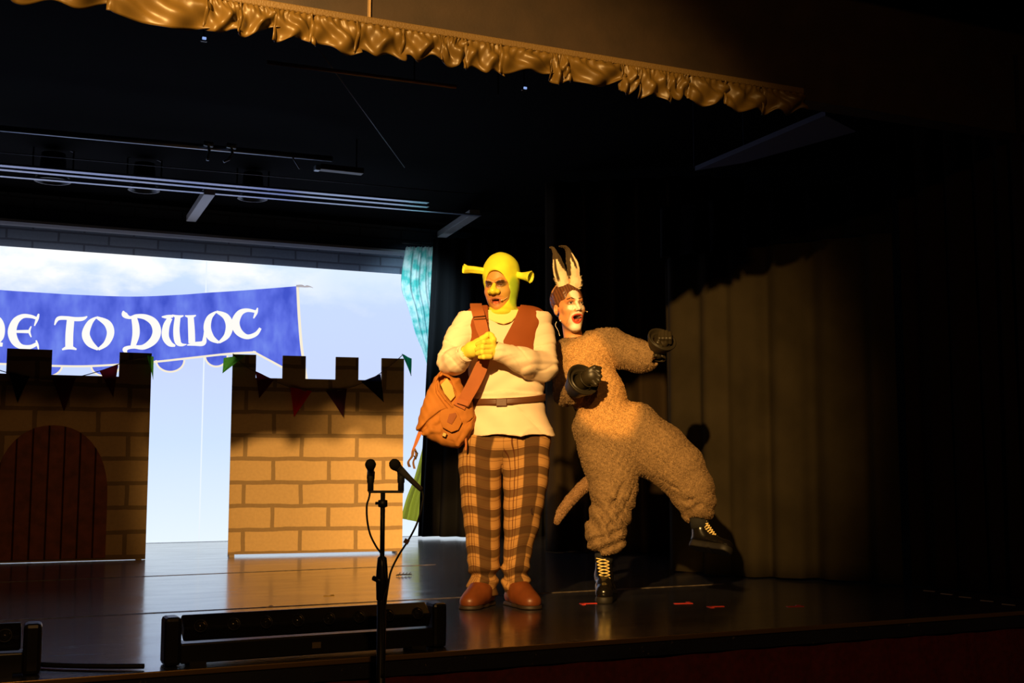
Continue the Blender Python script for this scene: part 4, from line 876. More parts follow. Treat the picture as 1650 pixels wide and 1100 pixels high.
SL.u(*chain([M(866, 518, .015), M(873, 550, .0), M(877, 588, -.03)], [q(24), q(21), q(21)]), *chain([M(876, 590, -.06), M(845, 582, -.18), M(806, 567, -.245)], [q(23), q(20), q(14.5)]), ell(M(868, 600, -.08), (q(22), q(20), q(13)), ry=20), k=.03)
SL.u(*chain([M(824, 560, -.2), M(850, 578, -.15), M(880, 585, -.09)], [q(5), q(6), q(5)]), *chain([M(818, 583, -.2), M(850, 601, -.13), M(878, 609, -.09)], [q(5), q(7), q(6)]), k=.012)
SL.wrinkle(lambda X, Y, Z: .0045 * crz(17 * X + 30 * Z + 1.5 * np.sin(17 * X + 8 * Y)) + .0028 * crz(-16 * X + 40 * Z + 10 * Y + 1.2 * np.sin(14 * Z) + 1) - .0015 + .0010 * np.sin(46 * X + 62 * Z + 2.4 * np.sin(17 * X + 8 * Y)) + .0020 * np.sin(-40 * X + 95 * Z + 30 * Y + 2 * np.sin(20 * Z)))
h_ = np.maximum(.02 - np.abs(T_.D - SL.D), 0) / .02; T_.D = np.minimum(T_.D, SL.D) - h_ * h_ * .02 * .25
T_.cut(cap(M(758, 564, -.22), M(747, 568, -.205), q(11), q(10.5)), cap(M(786, 560, -.26), M(800, 565, -.235), q(10.5), q(10)), k=.003)
T_.cut(ell(M(812, 507, -.02), (q(22), q(36), q(24))), k=.01)
V, Q = T_.mesh(); npmesh('tunic', V, Q, cream_m, man)
# rolled cuffs
for c_, ax_, r_ in ((M(750.5, 569, -.205), M(762, 562, -.24) - M(745, 572, -.18), q(13.8)), (M(799, 565.5, -.238), M(790, 562, -.27) - M(806, 568, -.22), q(14))):
    MB().lathe([(r_ * .78, -.010), (r_ * 1.0, -.012), (r_ * 1.09, 0), (r_ * 1.02, .012), (r_ * .82, .010), (r_ * .78, -.010)], c_, ax_, 26).build('cuff', cream_m, man, True)
# --- hem shirt under neck (yellow undershirt at the collar)
U_ = Field(rng_(-.10, .13, .004), rng_(-.17, .08, .004), rng_(1.36, 1.53, .004))
U_.u(*[(f, a, b) for f, a, b in torso], k=.05); U_.wrinkle(lambda X, Y, Z: -.003 + 0 * X)
U_.keep(extr([tuple(M(px, py)[[0, 2]]) for px, py in ((784, 500), (787, 517), (797, 522), (812, 526), (825, 521), (840, 503), (838, 494))], -.3, .05)[0])
U_.cut(ell(M(812, 500, -.0), (q(20), q(24), q(20))), k=.006)
V, Q = U_.mesh(); npmesh('neck_insert', V, Q, mat('pale_yellow_cloth', (.80, .66, .24), .85, bump=(400, .2, .001)), man)
# --- vest
vest_m = mat('rust_brown_vest_cloth', (.24, .060, .012), .75, spec=.25, bump=(350, .25, .001), var=(6, .08))
W_ = Field(rng_(-.26, .27, .0048), rng_(-.20, .21, .005), rng_(1.17, 1.56, .0045))
W_.u(*torso, k=.05); W_.wrinkle(lambda X, Y, Z: -.0105 + .002 * np.sin(30 * X + 22 * Z))
def pg(*a): return [tuple(M(x, y)[[0, 2]]) for x, y in a]
left = poly2(pg((783, 470), (787, 500), (788, 530), (790, 560), (776, 568), (752, 566), (744, 552), (746, 520), (751, 484), (758, 470)))
right = poly2(pg((837, 470), (839, 492), (828, 520), (811, 553), (812, 558), (830, 568), (860, 577), (859, 556), (866, 530), (876, 502), (874, 470)))
back = poly2(pg((748, 470), (880, 470), (872, 540), (868, 600), (760, 600), (748, 540)))
W_.keep(lambda X, Y, Z: np.where(Y < .015, np.minimum(left(X, Z), right(X, Z)), back(X, Z) + 0 * Y), .003)
V, Q = W_.mesh(); vest = npmesh('vest', V, Q, vest_m, man)
# --- belt
MB().grid(90, 4, lambda u, v: ((M(817, 0)[0] + (q(61.5)) * math.cos(2 * math.pi * u)), -.005 + q(45) * math.sin(2 * math.pi * u), M(0, 637)[2] - .036 * v + .010 * math.cos(2 * math.pi * u) - .022 * (math.sin(2 * math.pi * u) < 0) * abs(math.sin(2 * math.pi * u)))).build('belt', mat('dark_brown_leather_belt', (.10, .035, .012), .45, bump=(150, .3, .001)), man, True, .006)
bq = M(808, 648, -.155)
MB().box(tuple(bq), (.028, .004, .020), bev=.003).build('buckle', mat('wrapped_leather_buckle', (.085, .028, .01), .4, bump=(150, .3, .001)), man)
# --- trousers
LEG = {  # y: (left cx, half, right cx, half)
 700: (777, 39, 849, 39), 720: (773.5, 35.5, 848, 38), 760: (773.5, 34.5, 847, 37), 800: (775, 32.5, 845, 34), 850: (777, 29, 840, 28), 880: (778, 27, 835, 23), 905: (779, 26, 832.5, 22), 918: (779, 24, 831, 21.5), 926: (778.5, 21, 831, 20), 934: (778, 24, 831, 22.5), 944: (778, 24.5, 831, 22), 952: (780, 21, 831, 20), 957: (781, 19, 831, 19)}
PT = Field(rng_(-.26, .28, .005), rng_(-.19, .19, .005), rng_(.03, .95, .005))
rowsL = [(M(0, y)[2], M(a, y)[0], .005 + .012 * (y > 920), q(h), q(min(h, 34)) * .98) for y, (a, h, b, g) in LEG.items()]
rowsR = [(M(0, y)[2], M(b, y)[0], .005 + .012 * (y > 920), q(g), q(min(g, 34)) * .98) for y, (a, h, b, g) in LEG.items()]
PT.u(loft(rowsL), loft(rowsR), k=.006); PT.u(ell(M(812, 705, .0), (q(70), q(38), q(40))), k=.03)
PT.keep(lambda X, Y, Z: Z - M(0, 700)[2], .01)
zk = M(0, 926)[2]
PT.wrinkle(lambda X, Y, Z: .0030 * np.sin(22 * X + 3 * np.sin(5 * Z)) * np.sin(9 * Z + 2) + .0075 * np.sin(88 * Z + 26 * X * np.sign(X - .02) + 3 * np.sin(15 * X)) * smoothstep(.30, .12, Z) + .0018 * np.sin(60 * Z - 30 * X))
V, Q = PT.mesh()
zz = V[:, 2]; ys_ = np.array(sorted(LEG)); zk_ = np.array([M(0, y)[2] for y in ys_])[::-1]
Lx = np.interp(zz, zk_, np.array([M(LEG[y][0], y)[0] for y in ys_])[::-1]); Rx = np.interp(zz, zk_, np.array([M(LEG[y][2], y)[0] for y in ys_])[::-1])
isR = np.abs(V[:, 0] - Rx) < np.abs(V[:, 0] - Lx); cxv = np.where(isR, Rx, Lx); ang = np.arctan2(V[:, 0] - cxv, -(V[:, 1] - .005)); uu = np.where(isR, .40, 0) + ang * .098
cols = np.stack([uu * .5 + .5, V[:, 2] + .012 * np.sin(uu * 25), isR.astype(float)], 1)
def plaid():
    m = mat('orange_brown_tartan', (.5, .3, .1), .9, spec=.1, bump=(600, .3, .0008)); N = m.node_tree.nodes; L = m.node_tree.links
    at = N.new('ShaderNodeAttribute'); at.attribute_name = 'Col'; sp = N.new('ShaderNodeSeparateColor'); L.new(at.outputs['Color'], sp.inputs[0])
    def band(src, period, off, width, soft, scale=1):
        a = N.new('ShaderNodeMath'); a.operation = 'MULTIPLY_ADD'; a.inputs[1].default_value = scale / period; a.inputs[2].default_value = off; L.new(src, a.inputs[0])
        p = N.new('ShaderNodeMath'); p.operation = 'PINGPONG'; p.inputs[1].default_value = .5; L.new(a.outputs[0], p.inputs[0])
        r = N.new('ShaderNodeMapRange'); r.interpolation_type = 'SMOOTHSTEP'; r.inputs[1].default_value = width + soft; r.inputs[2].default_value = width - soft; L.new(p.outputs[0], r.inputs[0]); return r.outputs[0]
    U, Zc = sp.outputs[0], sp.outputs[1]
    col = None
    def over(prev, fac, c, k):
        mm = N.new('ShaderNodeMath'); mm.operation = 'MULTIPLY'; mm.inputs[1].default_value = k; L.new(fac, mm.inputs[0])
        mx = N.new('ShaderNodeMix'); mx.data_type = 'RGBA'; L.new(mm.outputs[0], mx.inputs[0]); mx.inputs[7].default_value = (*c, 1)
        if prev is None: mx.inputs[6].default_value = (.40, .215, .075, 1)
        else: L.new(prev, mx.inputs[6])
        return mx.outputs[2]
    dk = (.045, .023, .011); ln = (.07, .018, .008)
    col = over(None, band(Zc, .102, .25, .20, .03), dk, .74); col = over(col, band(U, .205, .05, .17, .02, 2), dk, .85)
    for o_, w_ in ((-.06, .017), (.50 - .19, .012), (.5 - .08, .012)): col = over(col, band(Zc, .102, .25 + o_ + .42, w_, .010), ln, .55)
    for o_, w_ in ((.38, .012), (.50, .010), (.30, .008)): col = over(col, band(U, .205, .05 + o_, w_, .006, 2), ln, .85)
    L.new(col, N['Principled BSDF'].inputs['Base Color']); return m
tro = npmesh('trousers', V, Q, plaid(), man, cols)
MB().slab([(0, 0), (.012, .013), (.010, .034), (-.002, .045), (-.014, .030), (-.012, .010)], lambda u, v, t: (M(859, 825)[0] + u, M(859, 825, -.078)[1] + t + u * 1.4, M(0, 829)[2] + v), -.003, .003).build('cloth_patch', mat('dark_brown_patch', (.05, .018, .008), .85), tro)
# --- shoes
shoe_m = mat('tan_brown_boot_leather', (.17, .045, .012), .38, bump=(60, .2, .002), var=(18, .15)); sole_m = mat('dark_sole', (.03, .018, .012), .6)
for toe, heel, ank, nm in ((M(758, 973, -.135), M(786, 962, .045), M(780, 950, .03), 'L'), (M(855, 972, -.13), M(824, 962, .045), M(830, 950, .03), 'R')):
    toe = toe.copy(); heel = heel.copy(); toe[2] = .036; heel[2] = .045
    F_ = Field(rng_(min(toe[0], heel[0]) - .07, max(toe[0], heel[0]) + .07, .0035), rng_(-.24, .12, .004), rng_(.0, .17, .0035))
    mid = (toe + heel) / 2; mid[2] = .062
    F_.u(*chain([toe, mid, heel], [.036, .042, .038]), cap(mid + np.array((0, .01, .0)), (ank[0], ank[1], .13), .042, .048), ell(toe + np.array((0, .015, -.002)), (.049, .058, .033)), cap(toe * .5 + mid * .5 + np.array((0, 0, .004)), mid + np.array((0, .02, .012)), .040, .042), k=.05)
    F_.keep(lambda X, Y, Z: .017 - Z, .004)
    V, Q = F_.mesh(); sh = npmesh('boot', V, Q, shoe_m, man)
    G_ = Field(F_.x, F_.y, rng_(-.004, .030, .0025)); G_.u(*chain([toe * [1, 1, 0], mid * [1, 1, 0], heel * [1, 1, 0]], [.048, .044, .043]), ell(toe * [1, 1, 0] + np.array((0, .008, 0)), (.056, .055, .05)), k=.03)
    G_.keep(lambda X, Y, Z: np.maximum(.001 - Z, Z - .019), .002); V, Q = G_.mesh(); npmesh('sole', V, Q, sole_m, sh)
# --- gloved hands, left one wrapped over the right
glove_m = mat('lime_yellow_glove_knit', (.84, .68, .07), .75, bump=(500, .25, .0008), var=(20, .06))
F_ = Field(rng_(-.20, .03, .0021), rng_(-.36, -.15, .0024), rng_(1.19, 1.42, .0021))
F_.u(*chain([M(749, 569, -.205), M(761, 563, -.235), M(774, 557, -.250)], [q(10), q(12), q(10.5)]), cap(M(770, 552, -.235), M(784, 548, -.25), q(7), q(6.5)), k=.014)
for i, (x0, y0, x1, y1, x2, y2, r_) in enumerate(((770, 549, 781, 545, 791, 545, 4.0), (772, 555, 784, 552, 793, 552, 4.0), (772, 562, 783, 561, 791, 560, 3.8))): F_.u(*chain([M(x0, y0, -.25), M(x1, y1, -.262), M(x2, y2, -.245)], [q(r_ + .4), q(r_), q(r_ - .6)]), k=.005)
F_.u(*chain([M(768, 553, -.25), M(777, 546, -.272), M(786, 539, -.272), M(789, 537.5, -.268)], [q(5.6), q(4.8), q(4.0), q(3.5)]), k=.008)
V, Q = F_.mesh(); npmesh('glove', V, Q, glove_m, man)
F_ = Field(rng_(-.19, .04, .0021), rng_(-.36, -.18, .0024), rng_(1.19, 1.42, .0021))
F_.u(*chain([M(805, 567, -.228), M(797, 565, -.242), M(789, 562, -.262)], [q(10), q(10.5), q(11)]), ell(M(788, 564, -.262), (q(10), q(9), q(14.5)), ry=8), k=.012)
for (xa, ya, xb, yb, xc_, yc_, r_) in ((791, 551.5, 779.5, 551, 769.5, 554.5, 4.3), (790, 559, 777.5, 559.5, 768.5, 562.5, 4.4), (789, 567, 777, 567.5, 769.5, 569.5, 4.3), (789, 574.5, 779.5, 575, 773, 575.5, 3.8)):
    F_.u(*chain([M(xa, ya, -.285), M(xb, yb, -.312), M(xc_, yc_, -.288)], [q(r_ + .5), q(r_), q(r_ - .7)]), k=.0035)
F_.u(*chain([M(794, 556, -.275), M(795, 547, -.290), M(792, 540.5, -.288), M(790, 538, -.285)], [q(5.6), q(4.7), q(4.0), q(3.4)]), k=.007)
V, Q = F_.mesh(); npmesh('glove', V, Q, glove_m, man)
# headset microphone tip at the mouth corner
MB().tube([HM.T(.062, -.03, -.03), HM.T(.052, -.065, -.062), HM.T(.036, -.088, -.072)], [.0016, .0014, .0014], 6, sub=4).tube([HM.T(.036, -.088, -.072), HM.T(.030, -.093, -.073)], .0035, 8).build('headset_microphone', mat('beige_plastic', (.7, .55, .35), .5), man, True)

# ================================================================== SATCHEL
bag = empty('satchel', (p1[0], p1[1], 0), -YAW); tag(bag, 'rust-brown canvas satchel hanging from the strap over the vest of the hooded person', 'bag')
canvas = mat('rust_canvas', (.36, .135, .024), .8, spec=.25, bump=(260, .35, .001), var=(8, .12)); canvas_d = mat('rust_canvas_webbing', (.33, .095, .018), .75, bump=(400, .4, .001), var=(12, .1))
BY = -.085
F_ = Field(rng_(M(668, 0)[0], M(780, 0)[0], .0038), rng_(-.24, .08, .004), rng_(M(0, 730)[2], M(0, 596)[2], .0038))
out = poly2(pg((714, 601), (705, 612), (694, 632), (683, 660), (676, 692), (690, 706), (712, 718), (738, 723), (752, 714), (765, 690), (768, 672), (762, 648), (750, 632), (742, 612), (727, 608)))
def bagf(X, Y, Z):
    d2 = out(X, Z); r = .055; return np.sqrt(np.maximum(d2 + r, 0) ** 2 + (np.maximum(np.abs(Y - BY) - .012, 0) * .9) ** 2) - r
F_.op((bagf, np.array((F_.x[0], -.24, F_.z[0])), np.array((F_.x[-1], .08, F_.z[-1]))), .01)
XZ = lambda pts: poly2(pg(*pts))
def raised(pts, h): 
    pp = XZ(pts); F_.wrinkle(lambda X, Y, Z: -h * smoothstep(.0015, -.0025, pp(X, Z)) * (Y < BY - .01))
raised(((716, 596), (700, 610), (680, 650), (668, 700), (680, 693), (694, 678), (712, 664), (724, 660), (716, 650), (706, 636), (705, 620)), .0095)
F_.cut(*chain([M(677, 697, BY - .045), M(690, 682, BY - .078), M(706, 670, BY - .084), M(716, 668, BY - .085)], [.006, .009, .008, .004]), k=.008)
F_.cut(extr(pg((709, 612), (716, 607), (727, 612), (736, 634), (736, 646), (730, 652), (720, 640), (711, 624)), -.4, BY - .006), k=.004)
F_.u(*chain([M(706, 613, BY - .062), M(707, 628, BY - .075), M(718, 644, BY - .078), M(729, 655, BY - .076)], [.004, .005, .005, .004]), k=.006)
F_.u(*chain([M(682, 699, BY - .045), M(696, 692, BY - .066), M(708, 695, BY - .070)], [.010, .014, .010]), *chain([M(692, 686, BY - .06), M(705, 680, BY - .068)], [.007, .010]), *chain([M(759, 660, BY - .045), M(755, 690, BY - .06), M(738, 716, BY - .05)], [.013, .016, .010]), k=.012)
F_.cut(*chain([M(747, 664, BY - .075), M(749, 690, BY - .080), M(739, 708, BY - .072)], [.004, .006, .004]), *chain([M(766, 668, BY - .04), M(752, 684, BY - .075)], [.003, .004]), *chain([M(692, 702, BY - .075), M(710, 706, BY - .082), M(730, 712, BY - .07)], [.004, .007, .005]), k=.006)
F_.wrinkle(lambda X, Y, Z: .0022 * np.sin(70 * X - 50 * Z + 2.5 * np.sin(30 * Z)) * np.sin(25 * X + 30 * Z) + .0010 * np.sin(150 * X + 90 * Z))
V, Q = F_.mesh(); pouch = npmesh('pouch', V, Q, canvas, bag)
def patch(name, pts, m, y0, bulge=.008, thick=.004, parent=None):
    P = [tuple(M(x, y)[[0, 2]]) for x, y in pts]; cx_ = sum(p[0] for p in P) / len(P); cz_ = sum(p[1] for p in P) / len(P)
    A_ = Field(rng_(min(p[0] for p in P) - .008, max(p[0] for p in P) + .008, .0025), rng_(y0 - .03, y0 + .03, .002), rng_(min(p[1] for p in P) - .008, max(p[1] for p in P) + .008, .0025))
    p2 = poly2(P); rr_ = max(abs(p[0] - cx_) for p in P) * 1.2
    A_.keep(lambda X, Y, Z: 0 * (X + Y + Z) - .1, .001); A_.D[:] = -.1
    A_.keep(lambda X, Y, Z: np.maximum(p2(X, Z) + 0 * Y, np.abs(Y - y0 + bulge * (1 - ((X - cx_) / rr_) ** 2 - ((Z - cz_) / (rr_ * 1.3)) ** 2) - .003 * np.sin(50 * X + 40 * Z)) - thick), .002)
    V, Q = A_.mesh(); return npmesh(name, V, Q, m, parent or bag)
fl_ = patch('pocket_flap', ((713, 664), (722, 660), (738, 664), (747, 682), (741, 694), (730, 698), (716, 690), (711, 676)), canvas, BY - .086, parent=pouch)
patch('flap_tab', ((727, 669), (737, 667), (739, 672), (731, 686), (723, 682)), mat('dark_rust_patch', (.24, .07, .015), .8, bump=(300, .3, .001)), BY - .096, .004, .002, parent=pouch)
patch('lining', ((712, 622), (722, 611), (731, 624), (735, 640), (728, 648), (718, 636)), mat('tan_lining', (.62, .36, .09), .8), BY - .018, .003, .003, parent=pouch)
patch('front_flap', ((741, 640), (757, 646), (751, 663), (733, 654)), canvas_d, BY - .076, .003, .004, parent=pouch)
MB().box(tuple(M(716, 700, BY - .092)), (.011, .004, .011), Matrix.Rotation(.4, 3, 'Y'), bev=.003).build('buckle', mat('brass_buckle', (.35, .2, .06), .35, .6), pouch)
def ribbon(mb, pts, wv, th=.0035, n=8):
    c = cs([tuple(p) for p in pts], n); W2_ = cs([tuple(w) for w in wv], n); V = []; m = len(c)
    for i in range(m):
        t = c[min(i + 1, m - 1)] - c[max(i - 1, 0)]; w_ = np.array(W2_[i]); nn = np.cross(t, w_); nn = nn / (np.linalg.norm(nn) + 1e-9) * th / 2
        V += [c[i] - w_ - nn, c[i] + w_ - nn, c[i] + w_ + nn, c[i] - w_ + nn]
    Fs = [(4 * i + k, 4 * i + (k + 1) % 4, 4 * i + 4 + (k + 1) % 4, 4 * i + 4 + k) for i in range(m - 1) for k in range(4)] + [(0, 1, 2, 3), (4 * m - 1, 4 * m - 2, 4 * m - 3, 4 * m - 4)]
    return mb.add(V, Fs)
hw_ = q(9.5)
stp = MB()
ribbon(stp, [M(768, 494, .07), M(767, 489, .01), M(767, 493, -.055), M(769.5, 501, -.108), M(773, 515, -.140), M(777, 530, -.158), M(782, 552, -.178), M(781, 575, -.182), M(773, 597, -.190), M(762, 620, -.192), M(752, 638, -.185), M(745, 652, -.176)],
       [(hw_, 0, 0), (hw_, 0, 0), (hw_, 0, .002), (hw_, 0, .006), (hw_, 0, .006), (hw_, 0, .004), (hw_ * .8, 0, -.006), (hw_ * .85, 0, -.010), (hw_, 0, -.014), (hw_, 0, -.014), (hw_, 0, -.012), (hw_ * .95, 0, -.012)])
ribbon(stp, [M(768, 494, .07), M(775, 510, .165), M(760, 570, .175), M(740, 620, .09), M(724, 640, -.02)], [(hw_, 0, 0)] * 5)
strap = stp.build('shoulder_strap', canvas_d, bag)
MB().tube([M(763, 510.5, -.139), M(783, 508.5, -.146), M(784, 513, -.150), M(763.5, 514.5, -.143), M(763, 510.5, -.139)], .0022, 6).build('strap_slider', mat('dark_bronze_slider', (.12, .06, .02), .35, .7), strap)
MB().box(tuple(M(746, 648, -.182)), (.030, .003, .012), Matrix.Rotation(.30, 3, 'Y')).build('strap_anchor', canvas_d, strap)
tl = MB(); ribbon(tl, [M(679, 692, BY - .02), M(674, 704, BY - .025), M(669, 717, BY - .03), M(665, 726, BY - .03), M(664, 732, BY - .03)], [(.014, 0, .004), (.012, 0, .004), (.009, 0, .003), (.006, 0, .002), (.005, 0, .001)])
tl.build('tail_strap', canvas_d, bag)
tb = MB(); ribbon(tb, [M(666, 725, BY - .03), M(664, 735, BY - .04), M(658, 744, BY - .04), M(660, 752, BY - .03)], [(.006, 0, 0), (.007, .001, 0), (.006, 0, .001), (.007, 0, 0)])
ribbon(tb, [M(668, 722, BY - .03), M(671, 733, BY - .03), M(666, 744, BY - .025), M(668, 755, BY - .025)], [(.005, 0, 0), (.007, .001, 0), (.005, 0, .001), (.006, 0, 0)]); tb.build('loose_strap_ends', mat('dark_webbing', (.12, .05, .015), .7), bag)
MB().tube([M(669, 726, BY - .04), M(673, 730, BY - .04), M(670, 740, BY - .04), M(667, 734, BY - .04)], .0035, 6).build('snap_clip', black_satin, bag)
tb = MB(); ribbon(tb, [M(750, 705, BY - .05), M(751, 715, BY - .055), M(750, 725, BY - .055)], [(.005, 0, 0)] * 3); tb.build('side_strap_end', canvas_d, bag)

# ================================================================== PERSON IN THE FLEECE COSTUME
D2 = 6.45; S2 = D2 / FPX; R02 = loc_d(972, 965, D2)[0]
def G2(px, py, dd=0.0): r, D, z = loc_d(px, py, D2 + dd); return np.array((r - R02, dd, z))
p2_ = on_d(972, 965, D2); wom = empty('person', (p2_[0], p2_[1], 0), -YAW)
tag(wom, 'person in long-eared headband and grey-brown fleece suit, mouth wide open, one booted leg kicked out', 'person')
g = lambda v: v * S2
hx = np.unique(np.concatenate([rng_(-.34, -.29, .010), rng_(-.29, -.06, .0022), rng_(-.06, .66, .012)]))
hy = np.unique(np.concatenate([rng_(-.42, -.16, .012), rng_(-.16, .10, .0026), rng_(.10, .2, .010)]))
hz = np.unique(np.concatenate([rng_(.0, 1.36, .014), rng_(1.36, 1.74, .0022)]))
B = Field(hx, hy, hz)
# head turned to the right of the picture
HW = Head(G2(917, 492.5, -.005), 25, -4, -4, 1.05, .060)
HW.build(B, -.076, (.0275, .0225), jd=.024)
B.u(HW.E((-.076, .008, -.020), (.010, .016, .028)), k=.005); B.cut(HW.E((-.084, .004, -.018), (.008, .009, .016)), k=.004); B.u(HW.E((-.0775, -.004, -.026), (.005, .005, .007)), HW.E((.076, .008, -.020), (.010, .016, .028)), k=.004)
B.u(cap(G2(920, 522, .03), G2(926, 556, .03), g(14.5), g(16)), ell(G2(945, 590, .02), (g(34), g(24), g(42))), cap(G2(908, 566, .02), G2(978, 550, .02), g(11), g(11)), ell(G2(968, 645, .01), (g(36), g(26), g(46))), ell(G2(990, 695, .01), (g(42), g(28), g(32))), k=.03)
for P_, R_2 in (([G2(980, 552, .01), G2(1022, 575, -.03), G2(1052, 572, -.08)], [g(13), g(10), g(7)]), ([G2(908, 566, .01), G2(908, 632, .0), G2(934, 618, -.2)], [g(13), g(10), g(7)]),
               ([G2(975, 710, .0), G2(985, 800, -.02), G2(974, 940, .02)], [g(26), g(15), g(9)]), ([G2(1010, 705, .0), G2(1098, 768, -.04), G2(1130, 850, -.05)], [g(26), g(15), g(9)]), ([G2(974, 945, .02), G2(974, 955, -.10)], [g(8), g(7)]), ([G2(1130, 855, -.05), G2(1165, 882, -.13)], [g(8), g(6)])): B.u(*chain(P_, R_2), k=.02)
B.u(cap(G2(1052, 572, -.08), G2(1068, 545, -.11), g(6), g(7)), cap(G2(934, 618, -.2), G2(955, 606, -.25), g(6), g(7)), k=.01)
V, Q = B.mesh()
sk = np.array((.72, .33, .13)); wh = (.90, .80, .62); cl = np.repeat(sk[None], len(V), 0)
HW.paint(V, cl, -.076, (.0275, .0225), sk, sk); el = HW.el
cl = mixc(cl, .5 * el(-.045, .03, .03, .03, .4), (.62, .20, .06)); cl = mixc(cl, .6 * el(.052, .03, .02, .03, .4), (.62, .20, .06))
for a_ in ((0, .052, .026, .036), (0, .01, .010, .05), (0, -.03, .016, .022), (0, -.082, .040, .036), (0, -.122, .036, .026), (-.030, -.022, .018, .016), (.030, -.022, .016, .016)): cl = mixc(cl, .93 * el(*a_, .25), wh)
cl = HW.paint(V, cl, -.076, (.0275, .0225), (.03, .013, .007), (.66, .08, .03))
for m_ in (-1, 1):
    P_ = HW.P; xx_ = P_[:, 0] * m_; ln_x = .018 + .017 * smoothstep(-.02, -.06, P_[:, 2]) + .006 * smoothstep(-.06, -.10, P_[:, 2]); cl = mixc(cl, .55 * (1 - smoothstep(.6, 1.4, np.abs(xx_ - ln_x - .006) / .0012)) * (P_[:, 2] < -.012) * (P_[:, 2] > -.105) * (P_[:, 1] < -.03), (.17, .10, .04))
npmesh('body', V, Q, skin_m, wom, cl)
# hair swept back
F_ = Field(rng_(-.31, -.06, .0028), rng_(-.14, .17, .0032), rng_(1.44, 1.76, .0028))
F_.u(HW.E((0, .024, .038), (.081, .100, .088)), HW.E((0, .085, .0), (.045, .05, .05)), k=.02)
F_.cut(HW.E((.0, -.130, .004), (.064, .125, .070)), HW.E((0, -.06, -.060), (.10, .075, .052)), HW.E((-.083, .004, -.022), (.020, .022, .032)), HW.E((.083, .004, -.022), (.020, .022, .032)), k=.008)
F_.wrinkle(lambda X, Y, Z: .0011 * np.sin(330 * X - 200 * Z + 260 * Y + 3 * np.sin(40 * Z)) + .0022 * np.sin(60 * X - 70 * Y + 30 * Z))
V, Q = F_.mesh(); hairc = np.repeat(np.array([[.13, .048, .018]]), len(V), 0) * (1 + .35 * np.sin(400 * V[:, :1] + 150 * V[:, 2:3]))
npmesh('hair', V, Q, mat('auburn_hair', rough=.45, attr=True), wom, hairc)
# --- tall ears on a headband
def leaf(name, spine, widths, col_fn, parent, m, depth=.010):
    c = cs([tuple(p) for p in spine], 8); w_ = cs([(x,) for x in widths], 8); n = len(c); nu = 15; V = []; cols_ = []
    for side in (0, 1):
        for i in range(n):
            t = c[min(i + 1, n - 1)] - c[max(i - 1, 0)]; t = t / np.linalg.norm(t); s_ = np.cross(t, (0, 1, 0)); s_ = s_ / np.linalg.norm(s_)
            for j in range(nu):
                a = 1 - 2 * j / (nu - 1); y = depth * (a * a * 1.5 - .9) * min(1, w_[i][0] / .02) * (1 if side == 0 else 1) + (.004 * (1 - a * a) + .0012) * (-1 if side == 0 else 1)
                V.append(c[i] - s_ * a * w_[i][0] + np.array((0, y, 0))); cols_.append(col_fn(a, i / (n - 1), side))
    Fs = []
    for side in (0, 1):
        o_ = side * n * nu
        for i in range(n - 1):
            for j in range(nu - 1):
                q_ = (o_ + i * nu + j, o_ + i * nu + j + 1, o_ + (i + 1) * nu + j + 1, o_ + (i + 1) * nu + j); Fs.append(q_ if side else q_[::-1])
    o_ = n * nu
    for i in range(n - 1):
        Fs.append((i * nu, (i + 1) * nu, o_ + (i + 1) * nu, o_ + i * nu)); Fs.append((i * nu + nu - 1, o_ + i * nu + nu - 1, o_ + (i + 1) * nu + nu - 1, (i + 1) * nu + nu - 1))
    V = np.array(V); cols_ = np.array(cols_); Q = np.array(Fs)
    # fur spikes along the ear
    rr = np.random.default_rng(5); ids = rr.integers(0, len(V), 2600); EV = []; EF = []; EC = []
    for k, v in enumerate(ids):
        i = (v % (n * nu)) // nu; j = v % nu; a = -1 + 2 * j / (nu - 1); a = a; p_ = V[v]; t = c[min(i + 1, n - 1)] - c[max(i - 1, 0)]; t = t / np.linalg.norm(t); s_ = np.cross(t, (0, 1, 0)); s_ = s_ / np.linalg.norm(s_)
        ln_ = rr.uniform(.004, .008) * (1 + 1.1 * (i / n < .22)); d_ = t * .9 + s_ * a * (.25 + .7 * (i / n < .2)) + np.array((0, -.5 if v < n * nu else .5, 0)) * .5 + rr.normal(0, .15, 3)
        EV += [p_ - s_ * .0011, p_ + s_ * .0011, p_ + d_ * ln_]; EF.append((3 * k, 3 * k + 1, 3 * k + 2)); EC += [cols_[v]] * 3
    return npmesh(name, V, Q, m, parent, cols_, (np.array(EV), np.array(EF), np.array(EC)))
fur_m = mat('headband_fur', rough=.85, attr=True, spec=.15)
BK = (.060, .042, .022); WT = (.82, .66, .44)
def ecol(sgn):
    def f(a, t, side):
        c_ = BK
        if sgn < 0:
            if t < .12 or (t < .58 and -.36 < a < np.interp(t, [.12, .3, .43, .58], [1.1, .8, .46, .05])): c_ = WT
            if a < -.74 and .12 < t < .60: c_ = WT
        else:
            if t < .10 or (t < .64 and np.interp(t, [.1, .35, .64], [-.7, -.5, -.1]) < a < np.interp(t, [.1, .33, .43, .64], [1.1, .95, .3, .0])): c_ = WT
            if a > .66 and .25 < t < .74: c_ = WT
            if a < -.62 and t < .2: c_ = (.60, .30, .13)
        if side: c_ = (.16, .12, .08)
        return c_
    return f
hb = MB().tube([G2(912 - 24 * math.cos(a_), 482 - 27 * math.sin(a_), .01) for a_ in np.linspace(.35, math.pi - .35, 20)], .006, 8).build('headband', mat('brown_headband', (.35, .17, .07), .8), wom, True)
lsp = [(908, 461, 8), (906.3, 452, 9.3), (903.2, 441, 10.3), (901, 434, 9.5), (899.5, 426, 8.5), (897, 415, 6), (894.8, 408, 3.5), (891, 400, 2), (887, 398.5, .5)]
